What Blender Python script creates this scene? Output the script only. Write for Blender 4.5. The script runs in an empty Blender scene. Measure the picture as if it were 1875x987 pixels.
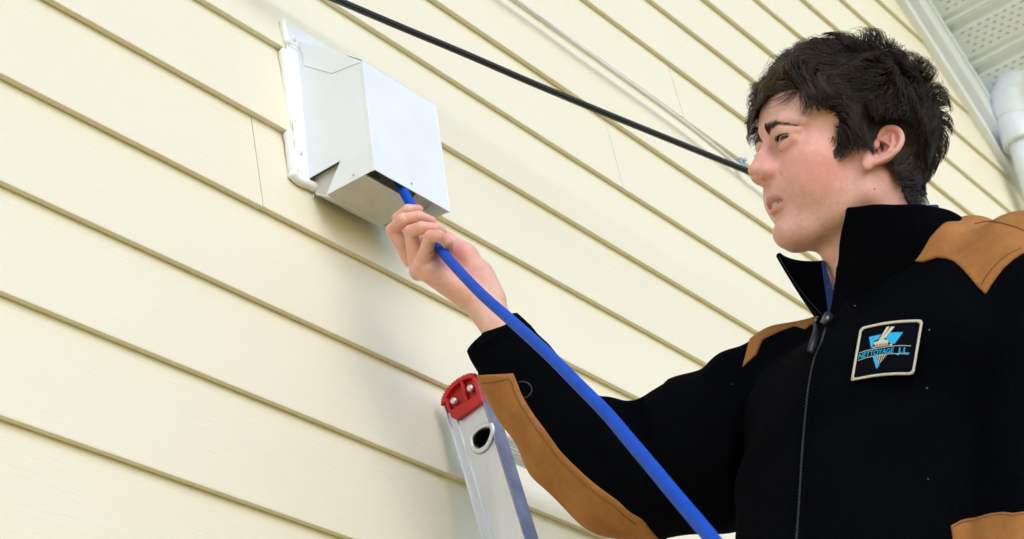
import bpy, bmesh, math, random
import numpy as np
from mathutils import Vector, Matrix
from mathutils.bvhtree import BVHTree

random.seed(7); RNG = np.random.default_rng(7)
S = bpy.context.scene
COL = S.collection

# ---------------------------------------------------------------- camera
F_PX, CX, CY = 3476.6, 937.5, 493.5                 # focal length and centre in photo pixels
CAM_R = np.array([[ 0.61702241,  0.33760627,  0.71084833],
                  [-0.77647514,  0.40804735,  0.48019134],
                  [-0.12794417, -0.84824488,  0.51391723]])   # camera right / down / forward as world columns
CAM_C = np.array([0.0, -1.46, 1.6])
cam_data = bpy.data.cameras.new('camera'); cam = bpy.data.objects.new('camera', cam_data); COL.objects.link(cam)
cam_data.sensor_width = 36.0; cam_data.lens = F_PX / 1875 * 36.0
cam_data.clip_start = 0.05; cam_data.clip_end = 2000
m = np.eye(4); m[:3, 0] = CAM_R[:, 0]; m[:3, 1] = -CAM_R[:, 1]; m[:3, 2] = -CAM_R[:, 2]; m[:3, 3] = CAM_C
cam.matrix_world = Matrix(m.tolist())
cam_data.dof.use_dof = True; cam_data.dof.focus_distance = 2.42; cam_data.dof.aperture_fstop = 12.0
S.camera = cam

# ---------------------------------------------------------------- world, sun, exposure
SUN_EL, SUN_AZ = math.radians(32), math.radians(205)     # azimuth clockwise from +Y (into the wall)
w = bpy.data.worlds.new('World'); S.world = w; w.use_nodes = True
nt = w.node_tree; bg = nt.nodes['Background']
sky = nt.nodes.new('ShaderNodeTexSky'); sky.sky_type = 'NISHITA'; sky.sun_disc = False
sky.sun_elevation = SUN_EL; sky.sun_rotation = SUN_AZ; sky.dust_density = 0.8; sky.air_density = 1.0; sky.ozone_density = 1.9
nt.links.new(sky.outputs[0], bg.inputs[0]); bg.inputs[1].default_value = 0.15
sun_d = bpy.data.lights.new('sun', 'SUN'); sun_d.energy = 0.65; sun_d.angle = math.radians(50); sun_d.color = (1.0, 0.975, 0.94)
sun = bpy.data.objects.new('sun', sun_d); COL.objects.link(sun)
sd = Vector((math.cos(SUN_EL) * math.sin(SUN_AZ), math.cos(SUN_EL) * math.cos(SUN_AZ), math.sin(SUN_EL)))
sun.rotation_euler = sd.to_track_quat('Z', 'Y').to_euler(); sun.location = (0, -4, 9)
vs = S.view_settings; vs.view_transform = 'Standard'; vs.look = 'None'; vs.gamma = 1; vs.use_curve_mapping = False
vs.exposure = 0.80

# ---------------------------------------------------------------- helpers: points
def ray(x, y): return CAM_R @ np.array([(x - CX) / F_PX, (y - CY) / F_PX, 1.0])
def at(x, y, d): return CAM_C + ray(x, y) * d        # photo pixel + distance along the view axis -> world point
def onY(x, y, Y=0.0):
    r = ray(x, y); return CAM_C + r * (Y - CAM_C[1]) / r[1]
def to_cam(P): return (np.asarray(P, float) - CAM_C) @ CAM_R
def from_cam(P): return np.asarray(P, float) @ CAM_R.T + CAM_C
def to_px(P):
    c = to_cam(P); return np.stack([CX + c[..., 0] / c[..., 2] * F_PX, CY + c[..., 1] / c[..., 2] * F_PX], -1)
def unit(v): v = np.asarray(v, float); return v / (np.linalg.norm(v, axis=-1, keepdims=True) + 1e-12)

# ---------------------------------------------------------------- helpers: objects
def tag(o, label=None, cat=None, group=None, kind=None):
    if label: o['label'] = label
    if cat: o['category'] = cat
    if group: o['group'] = group
    if kind: o['kind'] = kind
    return o
def empty(name, loc, label=None, cat=None, group=None):
    o = bpy.data.objects.new(name, None); COL.objects.link(o); o.location = Vector(loc); o.empty_display_size = 0.1
    o['_w'] = 1; del o['_w']
    return tag(o, label, cat, group)
WLOC = {}
def world_loc(o):
    p = Vector((0, 0, 0))
    while o is not None: p += o.location; o = o.parent
    return p
def mesh_obj(name, V, Fc, mat=None, parent=None, smooth=False, origin=None, label=None):
    """world-space vertices -> one mesh object (parent chains carry only translations)"""
    V = np.asarray(V, float)
    base = world_loc(parent) if parent else Vector((0, 0, 0))
    if origin is None: origin = V.mean(0) if parent or len(V) else (0, 0, 0)
    origin = np.asarray(origin, float)
    me = bpy.data.meshes.new(name)
    if isinstance(Fc, np.ndarray):
        n, k = Fc.shape
        me.vertices.add(len(V)); me.vertices.foreach_set('co', (V - origin).astype(np.float32).ravel())
        me.loops.add(n * k); me.loops.foreach_set('vertex_index', Fc.astype(np.int32).ravel())
        me.polygons.add(n); me.polygons.foreach_set('loop_start', np.arange(0, n * k, k, dtype=np.int32))
        me.update(calc_edges=True); me.validate()
    else:
        me.from_pydata([tuple(v) for v in (V - origin)], [], [tuple(f) for f in Fc]); me.update()
    if smooth: me.polygons.foreach_set('use_smooth', [True] * len(me.polygons))
    if mat:
        for mm in (mat if isinstance(mat, (list, tuple)) else [mat]): me.materials.append(mm)
    o = bpy.data.objects.new(name, me); COL.objects.link(o)
    o.location = Vector(origin) - base
    if parent: o.parent = parent
    if label: o['label'] = label
    return o
def join(parts):
    V, Fc, n = [], [], 0
    for v, f in parts:
        v = np.asarray(v, float); V.append(v); Fc += [tuple(i + n for i in q) for q in f]; n += len(v)
    return np.concatenate(V), Fc
def box(c0, c1):
    (a, b, c), (d, e, f) = c0, c1
    V = [(a, b, c), (d, b, c), (d, e, c), (a, e, c), (a, b, f), (d, b, f), (d, e, f), (a, e, f)]
    return np.array(V, float), [(0, 3, 2, 1), (4, 5, 6, 7), (0, 1, 5, 4), (1, 2, 6, 5), (2, 3, 7, 6), (3, 0, 4, 7)]
def prism(poly, axis_vec, back=None):
    """polygon (n x 3) extruded along axis_vec"""
    P = np.asarray(poly, float); n = len(P); V = np.concatenate([P, P + np.asarray(axis_vec, float)])
    Fc = [tuple(range(n))[::-1], tuple(range(n, 2 * n))] + [(i, (i + 1) % n, (i + 1) % n + n, i + n) for i in range(n)]
    return V, Fc
def frames(P):
    P = np.asarray(P, float); T = unit(np.gradient(P, axis=0))
    up = np.array([0, 0, 1.0]) if abs(T[0][2]) < .9 else np.array([1.0, 0, 0])
    N = [unit(np.cross(T[0], up))]
    for i in range(1, len(P)):
        v = N[-1] - T[i] * np.dot(N[-1], T[i]); N.append(unit(v))
    N = np.array(N); return T, N, np.cross(T, N)
def tube(P, r, seg=10, caps=True):
    P = np.asarray(P, float); n = len(P); r = np.broadcast_to(np.asarray(r, float), (n,))
    T, N, B = frames(P); a = np.arange(seg) * 2 * math.pi / seg
    V = P[:, None] + (N[:, None] * np.cos(a)[None, :, None] + B[:, None] * np.sin(a)[None, :, None]) * r[:, None, None]
    V = V.reshape(-1, 3); Fc = []
    for i in range(n - 1):
        for j in range(seg):
            k = (j + 1) % seg; Fc.append((i * seg + j, i * seg + k, (i + 1) * seg + k, (i + 1) * seg + j))
    if caps: Fc += [tuple(range(seg))[::-1], tuple(range((n - 1) * seg, n * seg))]
    return V, Fc
def smooth_path(P, n):
    """Catmull-Rom through the points"""
    P = np.asarray(P, float); Q = np.concatenate([[2 * P[0] - P[1]], P, [2 * P[-1] - P[-2]]])
    t = np.linspace(0, len(P) - 1, n); i = np.clip(t.astype(int), 0, len(P) - 2); u = (t - i)[:, None]
    a, b, c, d = Q[i], Q[i + 1], Q[i + 2], Q[i + 3]
    return .5 * (2 * b + (c - a) * u + (2 * a - 5 * b + 4 * c - d) * u ** 2 + (3 * b - a - 3 * c + d) * u ** 3)
def bevel(o, w=0.002, seg=2, ang=40):
    b = o.modifiers.new('bevel', 'BEVEL'); b.width = w; b.segments = seg; b.limit_method = 'ANGLE'; b.angle_limit = math.radians(ang); return o

# ---------------------------------------------------------------- helpers: materials
class Mat:
    def __init__(s, name, rough=.5, spec=.5, metal=0.0):
        s.m = bpy.data.materials.new(name); s.m.use_nodes = True; s.t = s.m.node_tree; s.N = s.t.nodes; s.b = s.N['Principled BSDF']
        s.b.inputs['Roughness'].default_value = rough; s.b.inputs['Specular IOR Level'].default_value = spec; s.b.inputs['Metallic'].default_value = metal
        s.co = s.N.new('ShaderNodeTexCoord')
        s.geo = s.N.new('ShaderNodeNewGeometry')
    def L(s, a, b): s.t.links.new(a, b)
    def mapping(s, scale=(1, 1, 1), rot=(0, 0, 0), src=None):
        n = s.N.new('ShaderNodeMapping'); n.inputs['Scale'].default_value = scale; n.inputs['Rotation'].default_value = rot
        s.L(src or s.geo.outputs['Position'], n.inputs[0]); return n.outputs[0]
    def noise(s, scale, detail=4, rough=.55, vec=None, dist=0.0):
        n = s.N.new('ShaderNodeTexNoise'); n.inputs['Scale'].default_value = scale; n.inputs['Detail'].default_value = detail
        n.inputs['Roughness'].default_value = rough; n.inputs['Distortion'].default_value = dist
        s.L(vec if vec is not None else s.geo.outputs['Position'], n.inputs['Vector']); return n.outputs['Fac']
    def ramp(s, fac, stops):
        n = s.N.new('ShaderNodeValToRGB'); e = n.color_ramp.elements
        while len(e) < len(stops): e.new(.5)
        for q, (p, c) in zip(e, stops):
            q.position = p; q.color = (*c, 1) if len(c) == 3 else c
        s.L(fac, n.inputs[0]); return n.outputs[0]
    def mix(s, fac, a, b, mode='MIX'):
        n = s.N.new('ShaderNodeMix'); n.data_type = 'RGBA'; n.blend_type = mode
        for v, k in ((fac, 0), (a, 6), (b, 7)):
            if isinstance(v, (int, float)): n.inputs[k].default_value = v
            elif isinstance(v, tuple): n.inputs[k].default_value = (*v, 1)
            else: s.L(v, n.inputs[k])
        return n.outputs[2]
    def math(s, op, a, b=0.0, clamp=False):
        n = s.N.new('ShaderNodeMath'); n.operation = op; n.use_clamp = clamp
        for v, k in ((a, 0), (b, 1)):
            if isinstance(v, (int, float)): n.inputs[k].default_value = v
            else: s.L(v, n.inputs[k])
        return n.outputs[0]
    def color(s, c):
        if isinstance(c, tuple): s.b.inputs['Base Color'].default_value = (*c, 1)
        else: s.L(c, s.b.inputs['Base Color'])
        return s
    def rough(s, r): s.L(r, s.b.inputs['Roughness']); return s
    def bump(s, h, strength=.3, dist=.001):
        n = s.N.new('ShaderNodeBump'); n.inputs['Strength'].default_value = strength; n.inputs['Distance'].default_value = dist
        s.L(h, n.inputs['Height'])
        if s.b.inputs['Normal'].is_linked: s.L(s.b.inputs['Normal'].links[0].from_socket, n.inputs['Normal'])
        s.L(n.outputs[0], s.b.inputs['Normal']); return s
    def attr(s, name):
        n = s.N.new('ShaderNodeAttribute'); n.attribute_name = name; return n
def plain(name, c, rough=.5, spec=.5, metal=0.0, var=.06, scale=40, bump=0.0):
    M = Mat(name, rough, spec, metal)
    n = M.noise(scale, 5)
    lo = tuple(v * (1 - var) for v in c); hi = tuple(min(1, v * (1 + var)) for v in c)
    M.color(M.ramp(n, [(.3, lo), (.7, hi)]))
    if bump: M.bump(M.noise(scale * 6, 3), .4, bump)
    return M.m
# ================================================================ SETTING: ground, house wall, trim, soffit
M_ = Mat('siding_paint', .55, .35)
g1 = M_.noise(1.0, 6, .6, M_.mapping((7, 40, 190)), 1.2); g2 = M_.noise(1.0, 4, .6, M_.mapping((2.2, 20, 60)), 2.0)
dirt = M_.noise(3.0, 6, .6)
base = M_.ramp(dirt, [(.25, (.79, .732, .57)), (.75, (.82, .765, .61))])
obr = M_.N.new('ShaderNodeObjectInfo')
base = M_.mix(M_.math('MULTIPLY', obr.outputs['Random'], .5), base, (.80, .74, .58))
M_.color(base); M_.bump(M_.math('ADD', g1, M_.math('MULTIPLY', g2, .7)), .55, .0009); MAT_SIDING = M_.m

grass = Mat('dry_lawn', .9, .2); grass.color(grass.ramp(grass.noise(1.3, 8), [(.3, (.54, .40, .09)), (.7, (.68, .51, .13))])); grass.bump(grass.noise(60, 4), .8, .02)
g = 400.0; N = 40
xs = np.linspace(-g, g, N); V = [(x, y, 0.0) for y in xs for x in xs]
Fc = [(j * N + i, j * N + i + 1, (j + 1) * N + i + 1, (j + 1) * N + i) for j in range(N - 1) for i in range(N - 1)]
tag(mesh_obj('ground', V, Fc, grass.m, origin=(0, 0, 0)), 'dry lawn at the foot of the yellow house wall', kind='structure')

WALL = empty('clapboard_wall', (0, 0, 0), 'pale yellow clapboard house wall that fills the background', 'wall')
LAPS = [2.573, 2.7265, 2.873, 3.0255, 3.181, 3.333, 3.487, 3.645, 3.79, 3.931, 4.083, 4.231, 4.387, 4.548, 4.697, 4.8515]
BZ = [LAPS[0] - .152 * k for k in range(14, 0, -1)] + LAPS + [LAPS[-1] + .152 * k for k in range(1, 12)]
K0 = 14
RAKE_S = -.745
def rake_z(x): return 4.8515 + RAKE_S * (x - 4.455)
X_END = 5.02
joints = {3: [1.578], 8: [2.8429], 6: [2.545]}
BT = 0.0100
def board(xa, xb, z0, z1, dy):
    """one clapboard: butt edge at the bottom stands proud, top tucks behind the next board"""
    n = max(2, int((xb - xa) / .035)); X = np.linspace(xa, xb, n)
    jit = (RNG.standard_normal(n) * .00035); jit = np.convolve(np.pad(jit, 2, 'edge'), np.ones(5) / 5, 'valid')
    h = z1 - z0
    prof = [(-BT, 0.0), (-.0022, 0.0), (.0085, .004), (.0085, h + .025), (.0035, h + .025), (.0002, h), (-BT - .0003, .0018)]
    V = []
    for i, x in enumerate(X):
        zc = rake_z(x) - z0 + .012
        for j, (y, z) in enumerate(prof):
            zz = min(z + (jit[i] if z < .01 else 0), max(zc, .002))
            V.append((x, y + dy + (jit[i] * .5 if j in (0, 6) else 0), z0 + zz))
    k = len(prof); Fc = []
    for i in range(n - 1):
        for j in range(k):
            l = (j + 1) % k; Fc.append((i * k + j, i * k + l, (i + 1) * k + l, (i + 1) * k + j))
    Fc += [tuple(range(k))[::-1], tuple(range((n - 1) * k, n * k))]
    Fc = [q[::-1] for q in Fc]
    return np.array(V), Fc
for k, z0 in enumerate(BZ[:-1]):
    z1 = BZ[k + 1]; kk = k - K0
    xend = min(X_END, 4.455 + (4.8515 - z0 - .01) / -RAKE_S)
    js = joints.get(kk, [[-.6, 3.06 + .3] if kk % 2 else [.3, 4.0]][0]) if kk in joints or kk < -1 or kk > 15 else joints.get(kk, [])
    js = [j for j in js if -1.9 < j < xend - .1]
    edges = [-2.0] + js + [xend]
    for a, b in zip(edges[:-1], edges[1:]):
        if b - a > .05:
            ga = .0018 if kk == 8 else .0004 if kk == 6 else .0008; v, f = board(a + ga, b - ga, z0, z1, RNG.uniform(-.0006, .0006))
            mesh_obj('siding_board', v, f, MAT_SIDING, WALL)
# sheathing behind the boards, other wall of the house and the roof above
sheath = plain('sheathing', (.07, .06, .045), .9)
v, f = prism([(-2, .0095, 0), (X_END, .0095, 0), (X_END, .0095, rake_z(X_END) + .3), (-2, .0095, rake_z(-2) + .3)], (0, .12, 0))
mesh_obj('sheathing', v, f, sheath, WALL)
white = Mat('white_trim', .35, .5); white.color(white.ramp(white.noise(9, 5), [(.3, (.78, .81, .85)), (.7, (.83, .86, .90))])); white.bump(white.noise(25, 3), .15, .0006); MAT_WHITE = white.m
soff = Mat('white_soffit_vinyl', .45, .4); soff.color(soff.ramp(soff.noise(6, 4), [(.3, (.80, .85, .90)), (.7, (.84, .89, .93))])); MAT_SOFFIT = soff.m
v, f = box((X_END, -.022, 0), (X_END + .09, .12, rake_z(X_END) + .05)); bevel(mesh_obj('corner_board', v, f, MAT_WHITE, WALL), .003)

# rake trim: frame along the slope of the gable
U = np.array([1, 0, RAKE_S]); U = U / np.linalg.norm(U); W_ = np.array([-U[2], 0, U[0]])       # along, up-across
R0 = np.array([4.455, 0, 4.8515])
def rake_box(a0, a1, h0, h1, y0, y1):
    P = [R0 + U * a + W_ * h + np.array([0, y, 0]) for h in (h0, h1) for y, a in ((y0, a0), (y0, a1), (y1, a1), (y1, a0))]
    return np.array(P), [(0, 1, 2, 3), (7, 6, 5, 4), (0, 4, 5, 1), (1, 5, 6, 2), (2, 6, 7, 3), (3, 7, 4, 0)]
A0, A1 = -7.5, .95
RAKE = empty('rake_trim', tuple(R0), 'white trim boards sloping along the top edge of the yellow siding', 'trim')
for nm, h0, h1, y0, y1, mt in (('channel_lip', -.004, .010, -.026, .02, MAT_WHITE), ('channel_back', .010, .052, -.0185, .02, MAT_SOFFIT),
                               ('frieze_board', .052, .118, -.045, .02, MAT_WHITE), ('cap_molding', .118, .134, -.052, .02, MAT_SOFFIT), ('soffit_channel', .134, .185, -.040, .02, MAT_WHITE)):
    v, f = rake_box(A0, A1, h0, h1, y0, y1); bevel(mesh_obj(nm, v, f, mt, RAKE), .004, 3)
# soffit panels: each one ribbed across, running out from the wall
SOF = empty('soffit', tuple(R0 + W_ * .19), 'white perforated soffit under the sloping roof edge', 'soffit')
PW = .155
holes = []
for i in range(-40, 6):
    a = i * PW + .035
    if a < A0 or a + PW > A1 + .02: continue
    prof = [(0, 0), (.006, .0), (.010, .016), (.032, .016), (.038, 0), (PW - .028, 0), (PW - .022, .010), (PW - .012, .010), (PW - .006, .0), (PW - .0015, 0)]
    P = [R0 + U * (a + s) + W_ * (.172 + q) + np.array([0, -.035, 0]) for s, q in prof]
    P += [R0 + U * (a + s) + W_ * (.172 + q + .003) + np.array([0, -.035, 0]) for s, q in prof[::-1]]
    v, f = prism(P, (0, -.43, 0))
    mesh_obj('soffit_panel', v, f, MAT_SOFFIT, SOF)
    if a > -1.6:
        for r in range(5):
            for c in range(14):
                s = .045 + r * .0165; y = -.065 - c * .028 - (r % 2) * .014
                o = R0 + U * (a + s) + W_ * .1705
                holes.append(([o + U * -.0016 + np.array([0, y, 0]), o + U * .0016 + np.array([0, y, 0]), o + U * .0016 + np.array([0, y - .011, 0]), o + U * -.0016 + np.array([0, y - .011, 0]),
                               o + U * -.0016 + np.array([0, y, 0]) + W_ * .002, o + U * .0016 + np.array([0, y, 0]) + W_ * .002, o + U * .0016 + np.array([0, y - .011, 0]) + W_ * .002, o + U * -.0016 + np.array([0, y - .011, 0]) + W_ * .002],
                              [(0, 1, 2, 3), (7, 6, 5, 4), (0, 4, 5, 1), (1, 5, 6, 2), (2, 6, 7, 3), (3, 7, 4, 0)]))
v, f = join(holes); tag(mesh_obj('perforations', v, f, plain('perforation_grey', (.33, .32, .30), .8), SOF), kind='stuff')
v, f = rake_box(A0, A1, .165, .33, -.49, -.465); mesh_obj('rake_fascia', v, f, MAT_WHITE, SOF)
ROOF = plain('roof_shingle', (.07, .065, .06), .9)
v, f = rake_box(A0 - .1, A1 + .05, .34, .37, -.53, 3.0); tag(mesh_obj('roof', v, f, ROOF), 'dark shingle roof above the white soffit', kind='structure')

# ---------------------------------------------------------------- downspout at the corner
PIPE = empty('downspout', (4.76, -.10, 3.0), 'round white downspout with an elbow at the right edge below the soffit', 'downspout')
pm = Mat('white_pipe', .3, .5); pm.color(pm.ramp(pm.noise(12, 5), [(.3, (.66, .72, .79)), (.7, (.76, .81, .87))])); pm.bump(pm.noise(8, 3), .2, .002)
px_, py_ = 4.80, -.085
v, f = tube([(px_, py_, z) for z in np.linspace(.15, 4.70, 30)], .041, 28); mesh_obj('pipe', v, f, pm.m, PIPE, True)
zc = 4.66
v, f = tube([(px_, py_, z) for z in (zc - .055, zc - .054, zc - .045, zc + .05, zc + .058)], [.050, .056, .056, .053, .050], 32); mesh_obj('collar', v, f, pm.m, PIPE, True)
pth = smooth_path([(px_, py_, zc + .04), (px_, py_ - .01, zc + .12), (px_ + .03, py_ - .06, zc + .19), (px_ + .09, py_ - .15, zc + .235), (px_ + .17, py_ - .28, zc + .26)], 14)
v, f = tube(pth, [.055 + .004 * (i % 2) for i in range(14)], 28); mesh_obj('elbow', v, f, pm.m, PIPE, False)
for zz in (3.95, 2.2, .6):
    v, f = tube([(px_, py_, zz), (px_, py_, zz + .03)], .0435, 28); mesh_obj('strap', v, f, MAT_WHITE, PIPE, True)
# ================================================================ VENT HOOD on the wall
vm = Mat('white_sheet_metal', .28, .5); vm.color(vm.ramp(vm.noise(14, 6), [(.3, (.77, .79, .82)), (.7, (.82, .84, .87))])); vm.bump(vm.noise(10, 2), .2, .003); MAT_HOOD = vm.m
gm = Mat('hood_inner_metal', .5, .4); gm.color(gm.ramp(gm.noise(22, 8, .7), [(.3, (.52, .49, .47)), (.62, (.62, .60, .58)), (.8, (.66, .64, .63))])); MAT_INNER = gm.m
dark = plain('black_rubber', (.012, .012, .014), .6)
VX0, VX1, VYF = 1.674, 1.8335, -.130
VENT = empty('vent_hood', (1.755, 0, 3.23), 'white sheet metal vent hood sealed to the siding above the reaching hand', 'vent hood')
YB = -.0135
# wall flange: four strips with mitred look
for nm, c0, c1 in (('flange', (1.6495, YB, 3.107), (VX0 + .0009, YB + .0015, 3.384)), ('flange', (VX1 - .0009, YB, 3.107), (1.858, YB + .0015, 3.384)),
                   ('flange', (1.6505, YB - .0012, 3.345), (1.857, YB - .0001, 3.3835))):
    v, f = box(c0, c1); bevel(mesh_obj(nm, v, f, MAT_HOOD, VENT), .0005)
T_ = .0011
prof = [(YB - .0002, 3.352), (-.078, 3.3015), (VYF, 3.2525), (VYF, 3.0665), (-.041, 3.0705), (-.0725, 3.112), (YB - .0002, 3.1135)]
for x in (VX0, VX1 - T_):
    v, f = prism([(x, y, z) for y, z in prof], (T_, 0, 0)); mesh_obj('side_panel', v, f, MAT_HOOD, VENT)
v, f = box((VX0 + T_, VYF - .0012, 3.0655), (VX1 - T_, VYF, 3.2530)); bevel(mesh_obj('front_panel', v, f, MAT_HOOD, VENT), .0004)
for x in (VX0 - .0006, VX1 - .0012):
    v, f = box((x, VYF - .0018, 3.0655), (x + .0022, VYF + .004, 3.2535)); bevel(mesh_obj('corner_fold', v, f, MAT_HOOD, VENT), .0008)
v, f = prism([(VX0, YB, 3.3525), (VX0, -.078, 3.302), (VX0, VYF - .001, 3.2532), (VX0, VYF - .001, 3.2544), (VX0, -.078, 3.3032), (VX0, YB, 3.354)], (VX1 - VX0, 0, 0)); mesh_obj('top_panel', v, f, MAT_HOOD, VENT)
# lap seams folded over the side panel near the top
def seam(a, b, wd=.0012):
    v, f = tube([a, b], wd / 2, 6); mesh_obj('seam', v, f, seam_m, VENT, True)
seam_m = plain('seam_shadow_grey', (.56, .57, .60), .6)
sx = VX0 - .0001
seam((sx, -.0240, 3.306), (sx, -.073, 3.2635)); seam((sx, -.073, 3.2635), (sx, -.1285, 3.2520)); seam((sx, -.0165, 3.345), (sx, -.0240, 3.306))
v, f = prism([(VX0 - .0009, -.0240, 3.306), (VX0 - .0009, -.073, 3.2635), (VX0 - .0009, -.1285, 3.2520), (VX0 - .0009, -.078, 3.304), (VX0 - .0009, -.017, 3.355)], (.0009, 0, 0)); mesh_obj('folded_tab', v, f, MAT_HOOD, VENT)
v, f = box((1.6525, YB - .0008, 3.338), (VX0 - .002, YB - .0001, 3.3445)); mesh_obj('flange_seam', v, f, MAT_HOOD, VENT)
# damper flap just inside the bottom opening
v, f = prism([(VX0 + .002, -.0415, 3.0712), (VX0 + .002, -.1065, 3.0735), (VX0 + .002, -.1065, 3.0747), (VX0 + .002, -.0415, 3.0724)], (.118, 0, 0)); mesh_obj('damper', v, f, MAT_INNER, VENT)
v, f = prism([(VX1 - .035, -.042, 3.0716), (VX1 - .035, -.122, 3.105), (VX1 - .035, -.122, 3.106), (VX1 - .035, -.042, 3.0726)], (.033, 0, 0)); mesh_obj('inner_lip', v, f, MAT_INNER, VENT)
v, f = prism([(VX0 + .007, YB - .002, 3.0905), (VX0 + .007, -.041, 3.0716), (VX0 + .007, -.040, 3.0706), (VX0 + .007, YB - .002, 3.0885)], (VX1 - VX0 - .010, 0, 0)); mesh_obj('back_panel', v, f, MAT_HOOD, VENT)
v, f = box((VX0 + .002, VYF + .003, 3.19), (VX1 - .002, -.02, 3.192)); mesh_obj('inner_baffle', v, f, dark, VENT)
v, f = prism([(VX0 + .010, y, z) for y, z in ((YB, 3.118), (-.079, 3.116), (-.041, 3.072), (YB, 3.088))], (.001, 0, 0)); mesh_obj('inner_return', v, f, MAT_INNER, VENT)
screw_m = plain('screw_metal', (.55, .56, .58), .35, .5, .8)
def screw(c, n, r=.0042):
    n = unit(n); c = np.asarray(c, float)
    prof = [(r * 1.05, 0), (r, .0008), (r * .6, .0024), (r * .25, .0028)]
    v, f = tube([c + n * h for _, h in prof], [q for q, _ in prof], 16); s = mesh_obj('screw', v, f, MAT_HOOD, VENT, True)
    v, f = tube([c + n * .0027, c + n * .0031], r * .30, 6); mesh_obj('screw_socket', v, f, screw_m, s)
screw((1.6650, YB - .0012, 3.3555), (0, -1, 0)); screw((1.6600, YB, 3.150), (0, -1, 0)); screw((1.846, YB, 3.15), (0, -1, 0)); screw((1.846, YB - .0012, 3.355), (0, -1, 0))
for c, n in (((VX0, -.0935, 3.0765), (-1, 0, 0)), ((1.7515, VYF - .001, 3.0775), (0, -1, 0))):
    c = np.array(c); n = np.array(n, float); v, f = tube([c, c + n * .001], .0019, 10); mesh_obj('rivet', v, f, screw_m, VENT, True)
# caulk beads
cm = Mat('white_caulk', .35, .5); cm.color((.84, .84, .82)); cm.bump(cm.noise(90, 3), .5, .0012)
def bead(pxs, r0, n=40, Y=-.012):
    P = smooth_path([onY(x, y, Y) for x, y in pxs], n); t = np.linspace(0, 1, n)
    r = r0 * (1 + .06 * np.sin(t * 9 + 1) + .05 * np.sin(t * 17)) * np.sqrt(np.clip(np.minimum(t * 14, (1 - t) * 14), .06, 1))
    v, f = tube(P, r, 12); mesh_obj('caulk_bead', v, f, cm.m, VENT, True)
bead([(517, 36), (521, 58), (527, 84)], .0062, 20); bead([(518, 88), (523, 130), (530, 190), (535, 234)], .0072, 40, -.008)
bead([(528, 240), (532, 280), (538, 322)], .0072, 30, -.010); bead([(531, 314), (546, 330), (565, 338), (584, 346)], .0068, 30, -.012); bead([(578, 341), (590, 347), (606, 352)], .0070, 24, -.014)
v, f = tube(smooth_path([onY(*p, -.008) for p in ((572, 346), (575, 354), (573, 362))], 10), .0010, 6); mesh_obj('caulk_strand', v, f, cm.m, VENT, True)

# ================================================================ CABLES
wc = plain('white_cable_sheath', (.72, .73, .74), .4)
P = [onY(x, y, -.0225) for x, y in ((930, -10), (1000, 40), (1060, 85), (1150, 150), (1240, 215), (1300, 262), (1345, 298))]
P = [(P[0] + (P[0] - P[1]) * k) * [1, 1, 0] + [0, 0, 3.771] for k in (22, 12, 5)] + P + [P[-1] + (P[-1] - P[-2]) * k * [1, 0, 1] for k in (2, 7, 13, 19)]
v, f = tube(smooth_path(P, 90), .0046, 10); o = mesh_obj('white_cable', v, f, wc, None, True, origin=P[5])
tag(o, 'thin white cable running along under a clapboard above the black cable', 'cable')
CL = empty('cable_clip', onY(1357, 300, -.02), 'small metal clip holding the white cable beside the nose', 'clip')
c = onY(1354, 299, -.016); v, f = box(c + [-.006, -.010, -.012], c + [.006, .004, .010]); bevel(mesh_obj('clip_base', v, f, plain('zinc', (.45, .55, .62), .3, .5, .9), CL), .002)
v, f = tube([c + [0, -.010, .002], c + [0, -.017, .002]], .004, 8); mesh_obj('clip_nail', v, f, screw_m, CL, True)
bc = Mat('black_cable_sheath', .38, .5); bc.color((.008, .008, .010)); bc.bump(bc.noise(300, 2), .3, .0004)
P = [at(420, -85, 2.70), at(610, -3, 2.80), at(730, 48, 2.88), at(850, 98, 2.95), at(970, 150, 3.02), at(1090, 200, 3.10), at(1230, 257, 3.20), at(1370, 314, 3.32), at(1520, 376, 3.44), at(1640, 424, 3.72)]
P = [P[0] + (P[0] - P[1]) * 3 + [0, 0, .05]] + P + [onY(1760, 474, -.10), onY(1860, 515, -.05)]
v, f = tube(smooth_path(P, 90), .0056, 12); o = mesh_obj('black_cable', v, f, bc.m, None, True, origin=P[4])
tag(o, 'taut black cable slung in front of the siding above the white hood', 'cable')

# ================================================================ LADDER
al = Mat('ladder_aluminium', .32, .5, .85); n1 = al.noise(1.0, 5, .6, al.mapping((30, 30, 3))); al.color(al.ramp(n1, [(.3, (.70, .72, .76)), (.7, (.84, .86, .90))]))
al.rough(al.ramp(al.noise(35, 6), [(.3, (.38,) * 3), (.7, (.55,) * 3)])); al.bump(al.noise(1.0, 3, .6, al.mapping((200, 200, 14))), .15, .0005); MAT_AL = al.m
rm = Mat('red_plastic', .35, .5); rm.color(rm.ramp(rm.noise(30, 4), [(.3, (.46, .008, .012)), (.7, (.58, .014, .018))])); rm.bump(rm.noise(160, 3), .3, .0006); MAT_RED = rm.m
LO = np.array([1.9093, -.0856, 2.840]); LD = unit(np.array([0, -.168, -.986])); LA = unit(np.array([0, .986, -.168])); LX = np.array([1.0, 0, 0])
def lp(a, d, x=0.0): return LO + LA * a + LD * d + LX * x       # across towards wall, down the rail, along x
MAT_AL_REFL = plain('aluminium_dark_reflection', (.34, .29, .32), .38, .5, .7, var=.25, scale=26)  # outer flange: reflection of dark surroundings painted into the metal's base colour
LAD = empty('ladder', lp(.03, 2.86, .2), 'aluminium ladder with a red end cap leaning on the siding under the sleeve', 'ladder')
RL = 2.84; WW = .066
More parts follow.
